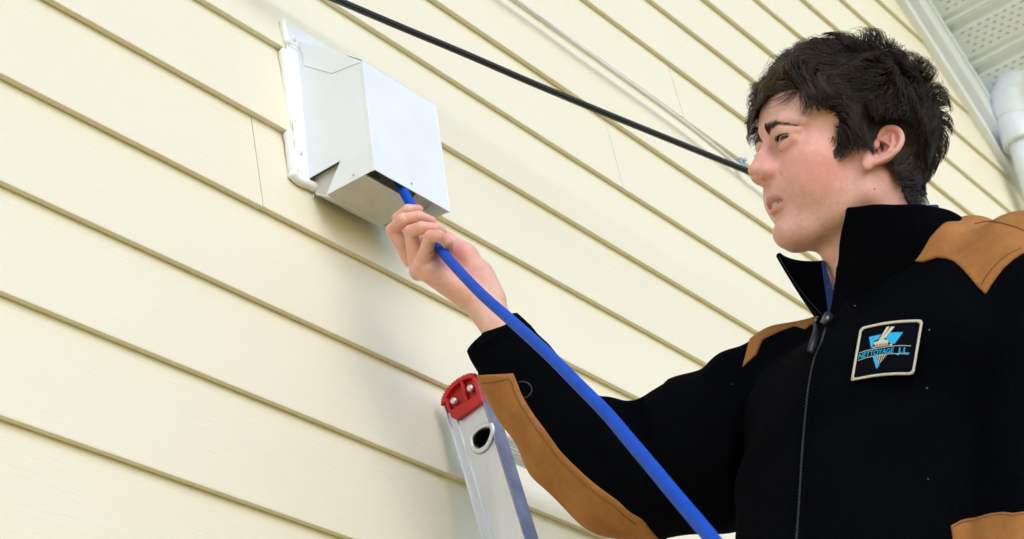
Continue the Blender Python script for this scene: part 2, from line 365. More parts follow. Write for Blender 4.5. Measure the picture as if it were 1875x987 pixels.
def lbox(a0, a1, d0, d1, x0, x1):
    P = [lp(a, d, x) for d in (d0, d1) for x, a in ((x0, a0), (x1, a0), (x1, a1), (x0, a1))]
    return np.array(P), [(0, 1, 2, 3), (7, 6, 5, 4), (0, 4, 5, 1), (1, 5, 6, 2), (2, 6, 7, 3), (3, 7, 4, 0)]
HOLE = smooth_path([(a - .0205, d - .0885) for a, d in ((.0022, .0805), (.0026, .0870), (.0074, .0938), (.0173, .1005), (.0278, .1000), (.0332, .0945), (.0350, .0870), (.0318, .0785), (.0215, .0752), (.0109, .0760), (.0022, .0805))], 57)[:-1]
def rung_outline(s=1.0, n=28):
    return [tuple(HOLE[int(j * 56 / n)] * s) for j in range(n)]
def rail(x, side):
    """web with real rung holes, two flanges, folded lips; side = direction the flanges point"""
    r_ = empty('rail', lp(.03, 1.4, x)); r_.parent = LAD; r_.location = r_.location - LAD.location
    bm = bmesh.new(); hs = [0.0885 + .3048 * k for k in range(9)]
    cell0 = -.002
    cells = []; prev = .030
    rows = [(.018, hs[0] + .045)] + [(hs[k] - .045, hs[k] + .045) for k in range(1, 9)]
    V, Fc = [], []
    def plate(a0, a1, d0, d1, xx0, xx1):
        v, f = lbox(a0, a1, d0, d1, x + xx0, x + xx1); return v, f
    parts = []; last = None
    for k, (d0, d1) in enumerate(rows):
        if last is not None and d0 - last > .001: parts.append(plate(.0025, WW - .0025, last, d0, 0, side * .002))
        last = d1
        ac, dc = 0.0215, hs[k]; n = 28; R = rung_outline(1.0, n); Q = []
        for j in range(n):
            dx, dy = R[j]; s = min(((WW - .0025 - ac) if dx > 0 else (ac - .0025)) / (abs(dx) + 1e-9), ((d1 - dc) if dy > 0 else (dc - d0)) / (abs(dy) + 1e-9)); Q.append((dx * s, dy * s))
        base = []
        for xx in (0, side * .002):
            base += [lp(ac + p[0], dc + p[1], x + xx) for p in R] + [lp(ac + q[0], dc + q[1], x + xx) for q in Q]
        F2 = []
        for j in range(n):
            l = (j + 1) % n; F2 += [(j, l, n + l, n + j), (2 * n + j, 3 * n + j, 3 * n + l, 2 * n + l), (j, 2 * n + j, 2 * n + l, l)]
        parts.append((np.array(base), F2))
        # the four corner slivers the square ring leaves open
        for ca, cd in ((.0025, d0), (WW - .0025, d0), (.0025, d1), (WW - .0025, d1)):
            best = sorted(range(n), key=lambda j: math.hypot(ac + Q[j][0] - ca, dc + Q[j][1] - cd))[:2]
            parts.append((np.array([lp(ca, cd, x), lp(ac + Q[best[0]][0], dc + Q[best[0]][1], x), lp(ac + Q[best[1]][0], dc + Q[best[1]][1], x)]), [(0, 1, 2)]))
    parts.append(plate(.0025, WW - .0025, last, RL, 0, side * .002))
    v, f = join(parts); mesh_obj('web', v, f, MAT_AL, r_)
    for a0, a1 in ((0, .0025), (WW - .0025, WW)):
        v, f = lbox(a0, a1, .004, RL, x - side * .0025, x + side * .030); bevel(mesh_obj('flange', v, f, MAT_AL_REFL if a0 == 0 else MAT_AL, r_), .0008)
    v, f = lbox(WW - .0155, WW - .0130, .03, RL, x - side * .0022, x + side * .0005); bevel(mesh_obj('rib', v, f, MAT_AL, r_), .0008)
    return r_
RAIL = rail(0, 1); RAIL2 = rail(.385, -1)
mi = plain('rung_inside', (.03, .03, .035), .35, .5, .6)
for k in range(9):
    dc = 0.0885 + .3048 * k
    R = rung_outline(1.0); n = len(R); R2 = R
    rg = empty('rung', lp(0.0215, dc, .19)); rg.parent = LAD; rg.location = rg.location - LAD.location
    o_, i_ = rung_outline(.99), rung_outline(.90)
    rings = [(o_, .0), (o_, .385)]; V = []
    nn = 56; oo = []
    for j in range(nn):                                   # grooved tread outline
        q = j / nn * n; a, b = o_[int(q) % n], o_[(int(q) + 1) % n]; u = q - int(q)
        gz = 1 - (.05 if j % 2 else 0); oo.append(((a[0] * (1 - u) + b[0] * u) * gz, (a[1] * (1 - u) + b[1] * u) * gz))
    V = [lp(0.0215 + p[0], dc + p[1], x) for x in (.001, .384) for p in oo]
    mesh_obj('tread', np.array(V), [(j, (j + 1) % nn, (j + 1) % nn + nn, j + nn) for j in range(nn)], MAT_AL, rg)
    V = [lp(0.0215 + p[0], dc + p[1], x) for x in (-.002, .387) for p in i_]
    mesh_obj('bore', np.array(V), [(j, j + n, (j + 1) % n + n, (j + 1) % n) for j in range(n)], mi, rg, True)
    # swaged ring round the rung end: torus following the outline, with knurls
    for xx, sgn in ((-.0015, -1), (.3865, 1)):
        n2 = 84; V = []; tp = 10
        for j in range(n2):
            q = j / n2 * n; a, b = R[int(q) % n], R[(int(q) + 1) % n]; u = q - int(q); px0, py0 = a[0] * (1 - u) + b[0] * u, a[1] * (1 - u) + b[1] * u
            rr = math.hypot(px0, py0); ux, uy = px0 / rr, py0 / rr; kn = 1 + (.10 if j % 2 else 0)
            for t in range(tp):
                th = t / tp * 2 * math.pi; s = rr * .985 + .0040 + math.cos(th) * .0040
                V.append(lp(0.0215 + ux * s, dc + uy * s, xx + sgn * .0028 * max(0, math.sin(th)) * kn))
        Fq = [(j * tp + t, j * tp + (t + 1) % tp, ((j + 1) % n2) * tp + (t + 1) % tp, ((j + 1) % n2) * tp + t) for j in range(n2) for t in range(tp)]
        mesh_obj('swage_ring', np.array(V), Fq, MAT_AL, rg, True)
# red end caps
def cap(x, side):
    c_ = empty('end_cap', lp(.03, .0, x)); c_.parent = LAD; c_.location = c_.location - LAD.location
    arch_pts = smooth_path([(.0655, .0040), (.0600, -.0055), (.0480, -.0130), (.0340, -.0160), (.0205, -.0152), (.0082, -.0122), (-.0010, -.0065)], 19)
    arch = [tuple(q) for q in arch_pts]
    out = arch + [(-.0010, .0390), (.0020, .0410), (.0470, .0416), (.0566, .0320), (.0583, .0104), (.0650, .0080)]
    v, f = prism([lp(a, d, x - side * .0005) for a, d in out], LX * side * .004); bevel(mesh_obj('cap_back', v, f, MAT_RED, c_), .0006)
    # raised rim along the arch, lower bar, middle rib
    inner = [tuple(q) for q in smooth_path([(.0575, .0040), (.0540, -.0010), (.0450, -.0066), (.0330, -.0090), (.0205, -.0086), (.0100, -.0060), (.0040, -.0020)], 19)]
    P = arch + inner[::-1]
    v, f = prism([lp(a, d, x - side * .0075) for a, d in P], LX * side * .0065); bevel(mesh_obj('rim', v, f, MAT_RED, c_), .0012)
    v, f = prism([lp(a, d, x - side * .0070) for a, d in ((.0005, .0268), (.0560, .0215), (.0560, .0322), (.0468, .0413), (.0005, .0405))], LX * side * .006); bevel(mesh_obj('lower_bar', v, f, MAT_RED, c_), .0012)
    v, f = prism([lp(a, d, x - side * .0070) for a, d in ((.0210, -.0095), (.0255, -.0095), (.0268, .024), (.0225, .024))], LX * side * .006); bevel(mesh_obj('rib', v, f, MAT_RED, c_), .0009)
    for s0, s1 in (((.0002, -.003), (.0050, .028)), ((.0535, -.000), (.0583, .023))):
        v, f = lbox(s0[0], s1[0], s0[1], s1[1], x - side * .0070, x - side * .0010); bevel(mesh_obj('side_wall', v, f, MAT_RED, c_), .0009)
    for i in range(19):                                   # ridges on the arch edge
        a, d = arch[i]
        v, f = tube([lp(a, d, x - side * .0072), lp(a, d, x + side * .030)], .0013, 6); mesh_obj('grip_ridge', v, f, MAT_RED, c_, True)
    v, f = prism([lp(a, d, x + side * .004) for a, d in [(min(a, .0655), d) for a, d in arch] + [(.0, .02), (.065, .02)]], LX * side * .026); mesh_obj('cap_body', v, f, MAT_RED, c_)
    rv = plain('rivet_metal', (.75, .76, .78), .3, .5, .7)
    for a, d in ((.0120, .0100), (.0440, .0115)):
        v, f = tube([lp(a, d, x - side * q) for q in (.003, .0075, .0095, .0100)], [.0050, .0050, .0040, .0015], 18); mesh_obj('rivet', v, f, rv, c_, True)
    return c_
cap(0, 1); cap(.385, -1)
for x in (0, .385):
    v, f = lbox(-.01, WW + .01, RL, RL + .03, x - .01 - (.02 if x else 0), x + .03 - (.02 if x else 0)); bevel(mesh_obj('foot', v, f, dark, LAD), .005)

# ================================================================ BLUE ROD
RODP = [at(716, 300, 2.72), at(737, 346, 2.637), at(751, 372, 2.60), at(774, 410, 2.555), at(808, 459, 2.49), at(874, 531, 2.31), at(936, 587, 2.174), at(1001, 646, 2.042), at(1057, 702, 1.938), at(1109, 755, 1.852),
        at(1153, 807, 1.779), at(1196, 858, 1.712), at(1239, 910, 1.649), at(1283, 962, 1.59), at(1345, 1038, 1.50), at(1430, 1146, 1.39), at(1560, 1310, 1.24)]
bl = Mat('blue_rod', .6, .18); bl.color(bl.ramp(bl.noise(60, 4), [(.3, (.002, .056, .40)), (.7, (.003, .074, .50))])); MAT_ROD = bl.m
Pp = smooth_path(RODP, 1600); seg = np.linalg.norm(np.diff(Pp, axis=0), axis=1); s_ = np.concatenate([[0], np.cumsum(seg)])
rr = .0067 * (1 + .010 * np.sin(s_ * 2 * math.pi / .0042))
v, f = tube(Pp, rr, 20); o = mesh_obj('cleaning_rod', v, f, MAT_ROD, None, True, origin=RODP[4])
tag(o, 'long flexible blue duct cleaning rod held in the hand and fed into the white hood', 'rod')
# ================================================================ signed-distance sculpting kit (numpy) for the person
class Grid:
    """regular grid in a local frame; primitives only touch their own neighbourhood"""
    def __init__(s, lo, hi, h):
        s.lo = np.array(lo, float); s.h = h; s.n = np.ceil((np.array(hi, float) - s.lo) / h).astype(int) + 1
        s.ax = [(s.lo[i] + h * np.arange(s.n[i])).astype(np.float32) for i in range(3)]
        s.D = np.full(s.n, 60.0 * h, np.float32)
    def sub(s, lo, hi, pad):
        sl = []
        for i in range(3):
            a = int(np.clip(np.floor((lo[i] - pad - s.lo[i]) / s.h), 0, s.n[i])); b = int(np.clip(np.ceil((hi[i] + pad - s.lo[i]) / s.h) + 1, 0, s.n[i])); sl.append(slice(a, b))
        X = s.ax[0][sl[0]][:, None, None]; Y = s.ax[1][sl[1]][None, :, None]; Z = s.ax[2][sl[2]][None, None, :]
        return tuple(sl), X, Y, Z
    def put(s, sl, d, k, op):
        A = s.D[sl]
        if A.size == 0: return
        if op == 'add':
            if k <= 0: s.D[sl] = np.minimum(A, d)
            else:
                h = np.maximum(k - np.abs(A - d), 0) / k; s.D[sl] = np.minimum(A, d) - h * h * h * k / 6
        else:
            d = -d
            if k <= 0: s.D[sl] = np.maximum(A, d)
            else:
                h = np.maximum(k - np.abs(A - d), 0) / k; s.D[sl] = np.maximum(A, d) + h * h * h * k / 6
    def cone(s, a, b, ra, rb, k=.004, op='add'):
        """capsule whose radius runs from ra to rb"""
        a = np.array(a, float); b = np.array(b, float); R = max(ra, rb)
        sl, X, Y, Z = s.sub(np.minimum(a, b) - R, np.maximum(a, b) + R, k + 4 * s.h)
        ba = (b - a).astype(np.float32); L2 = float(ba @ ba) + 1e-12
        px, py, pz = X - np.float32(a[0]), Y - np.float32(a[1]), Z - np.float32(a[2])
        t = np.clip((px * ba[0] + py * ba[1] + pz * ba[2]) / L2, 0, 1)
        d = np.sqrt((px - ba[0] * t) ** 2 + (py - ba[1] * t) ** 2 + (pz - ba[2] * t) ** 2) - (ra + (rb - ra) * t)
        s.put(sl, d, k, op)
    def chain(s, pts, k=.004, op='add'):
        for (a, ra), (b, rb) in zip(pts[:-1], pts[1:]): s.cone(a, b, ra, rb, k, op)
    def ell(s, c, r, k=.004, op='add', rot=None):
        """ellipsoid, rot = 3x3 whose columns are its axes"""
        c = np.array(c, float); r = np.array(r, float)
        if rot is None: ext = r
        else: rot = np.array(rot, float); ext = np.sqrt(((rot * r) ** 2).sum(1))
        sl, X, Y, Z = s.sub(c - ext, c + ext, k + 4 * s.h)
        p = [X - np.float32(c[0]), Y - np.float32(c[1]), Z - np.float32(c[2])]
        if rot is not None: p = [p[0] * rot[0, j] + p[1] * rot[1, j] + p[2] * rot[2, j] for j in range(3)]
        q0 = np.sqrt((p[0] / r[0]) ** 2 + (p[1] / r[1]) ** 2 + (p[2] / r[2]) ** 2)
        q1 = np.sqrt((p[0] / r[0] ** 2) ** 2 + (p[1] / r[1] ** 2) ** 2 + (p[2] / r[2] ** 2) ** 2)
        d = q0 * (q0 - 1) / (q1 + 1e-9)
        s.put(sl, d.astype(np.float32), k, op)
    def smooth(s, n=1):
        for _ in range(n):
            for ax in range(3):
                A = s.D; B = A.copy(); sa = [slice(None)] * 3; sb = [slice(None)] * 3; sc = [slice(None)] * 3
                sa[ax] = slice(1, -1); sb[ax] = slice(0, -2); sc[ax] = slice(2, None)
                B[tuple(sa)] = .5 * A[tuple(sa)] + .25 * (A[tuple(sb)] + A[tuple(sc)]); s.D = B
def surface_nets(D, lo, h):
    """iso-0 surface of a grid -> vertices, quads (outward facing)"""
    ins = D < 0; n = D.shape
    c = np.zeros((n[0] - 1, n[1] - 1, n[2] - 1), np.uint8)
    for i in (0, 1):
        for j in (0, 1):
            for k in (0, 1): c += ins[i:n[0] - 1 + i, j:n[1] - 1 + j, k:n[2] - 1 + k]
    act = (c > 0) & (c < 8); I = np.argwhere(act); idx = np.full(act.shape, -1, np.int64); idx[act] = np.arange(len(I))
    P = np.zeros((len(I), 3)); W = np.zeros(len(I))
    corner = {}
    for i in (0, 1):
        for j in (0, 1):
            for k in (0, 1): corner[i, j, k] = D[I[:, 0] + i, I[:, 1] + j, I[:, 2] + k].astype(float)
    for a in corner:
        for ax in range(3):
            if a[ax] == 0:
                b = list(a); b[ax] = 1; b = tuple(b); va, vb = corner[a], corner[b]; m = (va < 0) != (vb < 0)
                t = np.where(m, va / (va - vb + 1e-20), 0); q = np.tile(np.array(a, float), (len(I), 1)); q[:, ax] += t
                P[m] += q[m]; W[m] += 1
    V = lo + (I + P / W[:, None]) * h
    Q = []
    for ax in range(3):
        u, v = [x for x in range(3) if x != ax]
        sa = [slice(None)] * 3; sb = [slice(None)] * 3; sa[ax] = slice(0, -1); sb[ax] = slice(1, None)
        A, B = ins[tuple(sa)], ins[tuple(sb)]; E = np.argwhere(A != B)
        E = E[(E[:, u] > 0) & (E[:, v] > 0) & (E[:, u] < n[u] - 1) & (E[:, v] < n[v] - 1)]
        ina = ins[tuple(E.T)]
        def cell(du, dv):
            e = E.copy(); e[:, u] -= du; e[:, v] -= dv; return idx[tuple(e.T)]
        q = np.stack([cell(1, 1), cell(0, 1), cell(0, 0), cell(1, 0)], 1)
        flip = ina if ax != 1 else ~ina
        q[~flip] = q[~flip][:, ::-1]; Q.append(q)
    return V, np.concatenate(Q)
def add_color(o, col, name='tint'):
    a = o.data.color_attributes.new(name, 'FLOAT_COLOR', 'POINT')
    c = np.ones((len(o.data.vertices), 4), np.float32); c[:, :3] = col; a.data.foreach_set('color', c.ravel())
def gauss(P, c, r): return np.exp(-(((P - np.array(c)) / np.array(r)) ** 2).sum(-1))
# ================================================================ HEAD (local frame in mm: f forward, l to his left, u up; origin midway between the ears)
HEAD_Q = np.array([[-.950, .290, -.050], [-.065, -.31, -.948], [-.300, -.905, .312]])     # f, l, u in the camera frame
u0, s0, v0 = np.linalg.svd(HEAD_Q); HEAD_Q = u0 @ v0
HEAD_T = np.array([(1545 - CX) / F_PX * 2.27, (299 - CY) / F_PX * 2.27, 2.27])
def head_w(P): return from_cam((np.asarray(P, float) / 1000.0) @ HEAD_Q.T + HEAD_T)
def head_dir(v): return CAM_R @ (HEAD_Q @ np.asarray(v, float))
G = Grid((-128, -.65, -190), (138, 100, 156), 1.3)
def P2(c, r, k, op='add', **kw): G.ell(c, r, k, op, **kw)
# skull and face masses
P2((-14, 0, 50), (103, 76, 92), 0)
P2((34, 0, 46), (68, 58, 62), 22)
P2((38, 0, -14), (58, 54, 60), 22)
P2((58, 0, -44), (43, 37, 36), 20)
G.cone((2, 56, -14), (6, 48, -60), 14, 14, 22); G.cone((6, 48, -60), (66, 18, -93), 15, 14, 26); G.cone((66, 14, -93), (80, 5, -95), 15, 14.5, 18)
P2((85, 0, -92), (12, 17, 14), 14); G.cone((30, 0, -88), (72, 0, -94), 18, 15, 20)
P2((42, 22, -46), (46, 34, 40), 24)
P2((44, 0, -74), (46, 42, 32), 20)
P2((60, 40, -14), (22, 18, 22), 30)
P2((62, 31, -38), (26, 20, 28), 26)
# neck
G.cone((-22, 0, -30), (-44, 0, -190), 53, 54, 26); G.cone((4, 0, -70), (-24, 0, -190), 36, 38, 34); P2((24, 0, -118), (13, 11, 13), 18)
G.cone((-14, 50, -40), (8, 22, -170), 13, 10, 22)
# brow, sockets
G.cone((96, 8, 33), (90, 29, 35), 7, 6.5, 12); G.cone((90, 29, 35), (74, 46, 30), 6.5, 6, 12)
P2((106, 33, 12), (17, 18, 9), 11, 'cut'); P2((103, 16, 10), (10, 6, 11), 9, 'cut')
# eyelids round the eyeball
EYE = np.array([82.5, 29.0, 13.0])
P2(EYE, (13.0, 15.5, 12.4), 10)
G.cone((94, 15, 23.5), (93.5, 29, 23), 4.4, 4.4, 10); G.cone((93.5, 29, 23), (82, 45, 17.5), 4.4, 3.0, 10)       # hooded fold under the brow
G.cone((91, 18, 4.5), (90.5, 29, 3.0), 2.0, 2.2, 12); G.cone((90.5, 29, 3.0), (83, 42, 6), 2.2, 1.6, 12)     # pouch under the eye
P2((98, 28, 11.6), (14, 14.5, 2.3), 1.2, 'cut'); G.cone((91, 13, 10.6), (98, 19, 11.4), 1.0, 1.6, 1, 'cut'); G.cone((88, 40, 12.4), (82, 46, 12.6), 1.2, .5, 1.5, 'cut')
# nose
G.chain([((92, 0, 29), 7.0), ((98.5, 0, 15), 5.4), ((108, 0, -1), 5.4), ((116, 0, -14), 6.4)], 8)
P2((118, 0, -18.5), (8.0, 7.6, 6.8), 5); P2((106, 12.0, -22.5), (11, 6.4, 7.8), 7); P2((99, 0, -18), (18, 15, 22), 12)
P2((110, 0, -27.5), (11, 4.2, 5), 4)
P2((110, 6.4, -33.2), (5.6, 2.6, 3.6), 1.6, 'cut')
G.cone((100, 19.5, -22), (97, 20.0, -31), .9, 1.3, 4, 'cut')
# mouth
P2((89, 0, -48), (12.5, 20, 14), 12)
G.chain([((101.0, 2, -52.0), 3.2), ((97.5, 10, -54.0), 2.9), ((90.5, 19.5, -58.5), 1.6)], 4)
G.chain([((97.0, 2, -66.5), 3.9), ((94.5, 9, -65.8), 3.6), ((89.5, 19.5, -61.0), 1.6)], 4)
G.cone((104, 3.0, -38), (103.5, 3.2, -45), 1.2, 1.0, 4, 'cut')
P2((102, 0, -59.4), (13, 14.0, 3.1), 1.2, 'cut'); G.cone((95, 12, -59.5), (89.5, 20, -60.2), 2.0, .8, 1.5, 'cut')
P2((101.5, 0, -77.5), (8, 19, 5), 10, 'cut')
# ear, tilted back and standing out from the head
ea = math.radians(34); eo = math.radians(24)
EA = np.array([-math.sin(ea), 0, math.cos(ea)]); EN = unit(np.array([math.sin(eo) * .9, math.cos(eo), .05])); EN = unit(EN - EA * (EN @ EA)); EF = np.cross(EN, EA); EF = EF if EF[0] > 0 else -EF
EC = np.array([-10, 76, -10]); ES = .90
def ep(f, a, n=0): return EC + (EF * f + EA * a + EN * n) * ES          # forward, up along the ear, outward
EROT = np.stack([EF, EN, EA], 1)
P2(ep(0, 4, -2), (17, 6.5, 27), 3, rot=EROT)
P2(ep(8, -2, -7), (14, 9, 20), 6, rot=EROT)
P2(ep(6, -30, -1.5), (7.5, 4.2, 9.5), 5, rot=EROT); P2(ep(8, -21, -5), (8, 5, 12), 6, rot=EROT)                   # lobe
rim = [ep(12, 12, 1), ep(9, 26, 3), ep(0, 32, 4), ep(-10, 29, 5), ep(-17, 18, 6), ep(-18, 4, 6.5), ep(-14, -9, 5), ep(-7, -20, 2.5), ep(1, -29, 0)]
rr_ = [3.2, 3.4, 3.6, 3.6, 3.5, 3.3, 3.1, 3.3, 3.4]
P2(ep(-2, 13, 4.5), (13, 3.6, 14), 2.5, 'cut', rot=EROT)
rim = smooth_path(np.array(rim), 30); rr_ = np.interp(np.linspace(0, 1, 30), np.linspace(0, 1, len(rr_)), rr_); G.chain(list(zip(rim, rr_)), 2.2)
G.chain([(ep(-3, 22, 2), 2.6), (ep(-9, 10, 3), 3.0), (ep(-9, -2, 3.5), 3.0), (ep(-2, -12, 2.5), 3.0)], 2.5)           # antihelix
P2(ep(2, 0, 4.5), (8.5, 7, 11), 2.2, 'cut', rot=EROT)             # concha
P2(ep(9, -2, 1.5), (4.5, 3.6, 6), 3, rot=EROT)                    # tragus
P2(ep(2, -12, 3), (3.6, 3, 3.0), 2, 'cut', rot=EROT)
G.cone(ep(-5, 6, 4), ep(6, 9, 1), 1.6, 1.8, 2.5)
half = G.D.copy(); G.D = np.concatenate([half[:, :0:-1][:, :-1][:, :half.shape[1]], half], 1) if False else np.concatenate([half[:, ::-1], half[:, 1:]], 1)
G.lo[1] = -(G.lo[1] + 1.3 * (half.shape[1] - 1))
G.smooth(1)
hv, hf = surface_nets(G.D, G.lo, G.h)
# drop the bottom rim of the neck grid
def skin_tint(P):
    """albedo of the skin: flushed cheek, nose and ear, redder lips, stubble shade, pale forehead"""
    Q = P.copy(); Q[:, 1] = np.abs(Q[:, 1])
    c = np.tile(np.array([.73, .375, .30]), (len(P), 1))
    def lay(w, col):
        nonlocal c; w = np.clip(w, 0, 1)[:, None]; c = c * (1 - w) + np.array(col) * w
    lay(.60 * gauss(Q, (58, 46, -30), (46, 40, 34)), (.68, .25, .20)); lay(.4 * gauss(Q, (52, 50, -34), (22, 24, 16)), (.60, .19, .15)); lay(.75 * gauss(Q, (112, 4, -18), (20, 16, 17)), (.74, .32, .29))
    lay(.5 * gauss(Q, (76, 32, 50), (30, 34, 18)), (.74, .46, .38))
    lay(.5 * gauss(Q, (92, 16, 6), (12, 10, 14)), (.44, .19, .13)); lay(.6 * gauss(Q, (84, 34, 2), (10, 14, 6)), (.62, .36, .28))
    lay(.8 * gauss(Q, (-8, 80, 2), (26, 14, 34)), (.62, .21, .17)); lay(.9 * gauss(Q, ep(2, -2, 1), (9, 7, 11)), (.40, .13, .09))
    lay(.40 * gauss(Q, (60, 30, -92), (40, 44, 26)), (.56, .37, .30)); lay(.35 * gauss(Q, (20, 55, -60), (26, 22, 30)), (.60, .35, .28)); lay(.35 * gauss(Q, (95, 8, -46), (14, 24, 9)), (.60, .37, .30))
    # lips
    f = (P[:, 0] > 82)
    up = np.exp(-((P[:, 2] - (-53.0 - .014 * Q[:, 1] ** 2)) / 3.4) ** 4) * np.clip((22 - Q[:, 1]) / 3, 0, 1) * f; lo_ = np.exp(-((P[:, 2] - (-66.5 + .015 * Q[:, 1] ** 2)) / 3.9) ** 4) * np.clip((22 - Q[:, 1]) / 3, 0, 1) * f
    lay(.85 * up, (.50, .17, .155)); lay(.85 * lo_, (.62, .25, .23))
    lay(1.0 * (gauss(Q, (82, 0, -59.5), (10, 22, 5)) > .4) * (P[:, 0] < 91), (.10, .02, .02))
    lay(.5 * gauss(P, (-20, 60, -150), (60, 60, 50)), (.66, .37, .27))
    return c
# ================================================================ HAND and wrist (camera frame in metres; each joint given by photo pixel + distance)
def cp(x, y, d): return np.array([(x - CX) / F_PX * d, (y - CY) / F_PX * d, d])
HG = Grid(cp(690, 350, 2.50) * [1, 1, 0] + [0, 0, 2.30], cp(1010, 740, 2.62) * [1, 1, 0] + [0, 0, 2.68], .00115)
mm = .001
def dg(pts, k=.0045): HG.chain([(cp(*p), r * mm) for p, r in pts], k)
# forearm and wrist: two parallel strands give the flat oval section
for ox, oy, r in ((-9, -5, 1.0), (9, 6, 1.0), (0, 0, 1.06)):
    HG.chain([(cp(868 + ox, 527 + oy, 2.520), .0200 * r), (cp(893 + ox, 568 + oy, 2.500), .0185 * r), (cp(925 + ox * .8, 618 + oy, 2.470), .0200 * r), (cp(958 + ox, 668 + oy, 2.460), .0205 * r)], .012)
# palm block: metacarpals fan from the wrist
for p, r in (((772, 486, 2.500), 12.5), ((764, 478, 2.525), 12.0), ((756, 470, 2.550), 11.5), ((752, 462, 2.575), 11.5)):
    HG.cone(cp(862, 522, 2.528), cp(*p), .0205, r * mm, .010)
HG.cone(cp(786, 498, 2.500), cp(856, 541, 2.505), .0150, .0190, .012); HG.cone(cp(772, 470, 2.518), cp(800, 476, 2.515), .0115, .0130, .010); HG.cone(cp(766, 462, 2.530), cp(776, 440, 2.535), .010, .0075, .008)                      # heel of the palm below the rod
HG.chain([(cp(880, 515, 2.520), .0185), (cp(850, 470, 2.530), .0172), (cp(812, 438, 2.550), .0130)], .014); HG.cone(cp(880, 500, 2.520), cp(905, 545, 2.505), .0160, .0150, .014)   # thumb side mound
HG.chain([(cp(820, 444, 2.550), .0125), (cp(792, 418, 2.570), .0098), (cp(768, 398, 2.585), .0088)], .006)      # thumb, mostly hidden
HG.ell(cp(838, 482, 2.500), (.011, .009, .010), .010, 'cut')                               # hollow of the palm
FG = {}
def finger(prox, rest):
    """one finger in its own field so that fingers only crease against each other"""
    global HG
    main = HG; g = Grid.__new__(Grid); g.lo, g.h, g.n, g.ax = main.lo, main.h, main.n, main.ax; g.D = np.full(main.n, .06, np.float32)
    g.chain([(cp(*p), r * mm) for p, r in prox + rest], .0022)
    k = .0016; m_ = g.D < .03; A, B = main.D, g.D; h = np.maximum(k - np.abs(A - B), 0) / k; main.D = np.minimum(A, B) - h ** 3 * k / 6
finger([((748, 462, 2.572), 10.5)], [((729, 400, 2.570), 8.6), ((747, 385, 2.560), 8.2), ((766, 384, 2.562), 6.8)])
finger([((752, 476, 2.548), 11)], [((719, 421, 2.540), 9.2), ((738, 402, 2.525), 8.7), ((767, 397, 2.522), 8.2), ((789, 405, 2.530), 7.0)])
finger([((762, 484, 2.522), 11)], [((752, 424, 2.512), 9.0), ((772, 417, 2.498), 8.6), ((796, 419, 2.498), 7.9), ((808, 425, 2.505), 7.2)])
finger([((772, 490, 2.500), 11)], [((788, 433, 2.480), 8.4), ((804, 432, 2.470), 8.0), ((819, 443, 2.474), 7.4), ((823, 460, 2.490), 6.6)])
# web between the little finger and palm, knuckle over the back
HG.ell(cp(766, 497, 2.508), (.0125, .0125, .013), .006)
# creases
def crease(pts, r=.0016, k=.0022): HG.chain([(cp(*p), r) for p in pts], k, 'cut')
crease([(788, 463, 2.485), (798, 470, 2.482), (812, 482, 2.478)])
crease([(822, 475, 2.496), (845, 479, 2.494), (872, 484, 2.498)], .0016, .003)
crease([(764, 402, 2.514), (771, 408, 2.512)]); crease([(741, 396, 2.516), (747, 402, 2.513)]); crease([(800, 424, 2.461), (806, 431, 2.461)]); 
HG.ell(cp(769, 437, 2.532), (.0095, .0110, .009), .006); HG.cone(cp(782, 462, 2.512), cp(792, 452, 2.508), .0090, .0070, .006)
crease([(906, 572, 2.4815), (911, 588, 2.479)], .0008)
av, af = surface_nets(HG.D, HG.lo, HG.h)
def hand_tint(P):
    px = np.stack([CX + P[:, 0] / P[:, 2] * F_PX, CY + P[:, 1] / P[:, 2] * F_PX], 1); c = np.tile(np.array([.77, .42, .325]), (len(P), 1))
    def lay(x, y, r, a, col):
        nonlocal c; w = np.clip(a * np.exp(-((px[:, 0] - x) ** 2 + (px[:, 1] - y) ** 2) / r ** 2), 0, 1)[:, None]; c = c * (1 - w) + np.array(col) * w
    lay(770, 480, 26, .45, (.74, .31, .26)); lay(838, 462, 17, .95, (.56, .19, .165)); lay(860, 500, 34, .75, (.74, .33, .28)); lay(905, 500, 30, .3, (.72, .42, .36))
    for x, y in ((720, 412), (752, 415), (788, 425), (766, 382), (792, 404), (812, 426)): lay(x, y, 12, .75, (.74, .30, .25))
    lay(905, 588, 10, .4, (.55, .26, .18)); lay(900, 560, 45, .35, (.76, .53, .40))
    return c
# ================================================================ PERSON: root, skin, eyes, teeth
PERSON = empty('person', at(1600, 560, 2.34), 'young man in a black and tan fleece jacket reaching up to hold the blue rod', 'person')
sk = Mat('skin', .50, .35); tint = sk.attr('tint').outputs['Color']
sp = sk.noise(900, 2, .5); blot = sk.noise(95, 7, .68)
c1 = sk.mix(sk.math('MULTIPLY', sk.math('SUBTRACT', blot, .5), 2.2, True), tint, (.62, .30, .25)); c1 = sk.mix(sk.math('MULTIPLY', sk.math('SUBTRACT', .5, blot), 1.4, True), c1, (.78, .56, .46))
stub = sk.attr('stubble').outputs['Fac']
vo = sk.N.new('ShaderNodeTexVoronoi'); vo.inputs['Scale'].default_value = 900; sk.L(sk.geo.outputs['Position'], vo.inputs['Vector'])
dots = sk.math('LESS_THAN', vo.outputs['Distance'], .24); dots = sk.math('MULTIPLY', dots, stub); keep = sk.math('GREATER_THAN', sk.noise(210, 2), .50)
c1 = sk.mix(sk.math('MULTIPLY', sk.math('MULTIPLY', dots, keep), .75), c1, (.12, .075, .06)); sk.color(c1)
sk.bump(sk.noise(1500, 2), .25, .0002); sk.bump(sk.noise(330, 5), .45, .0006)
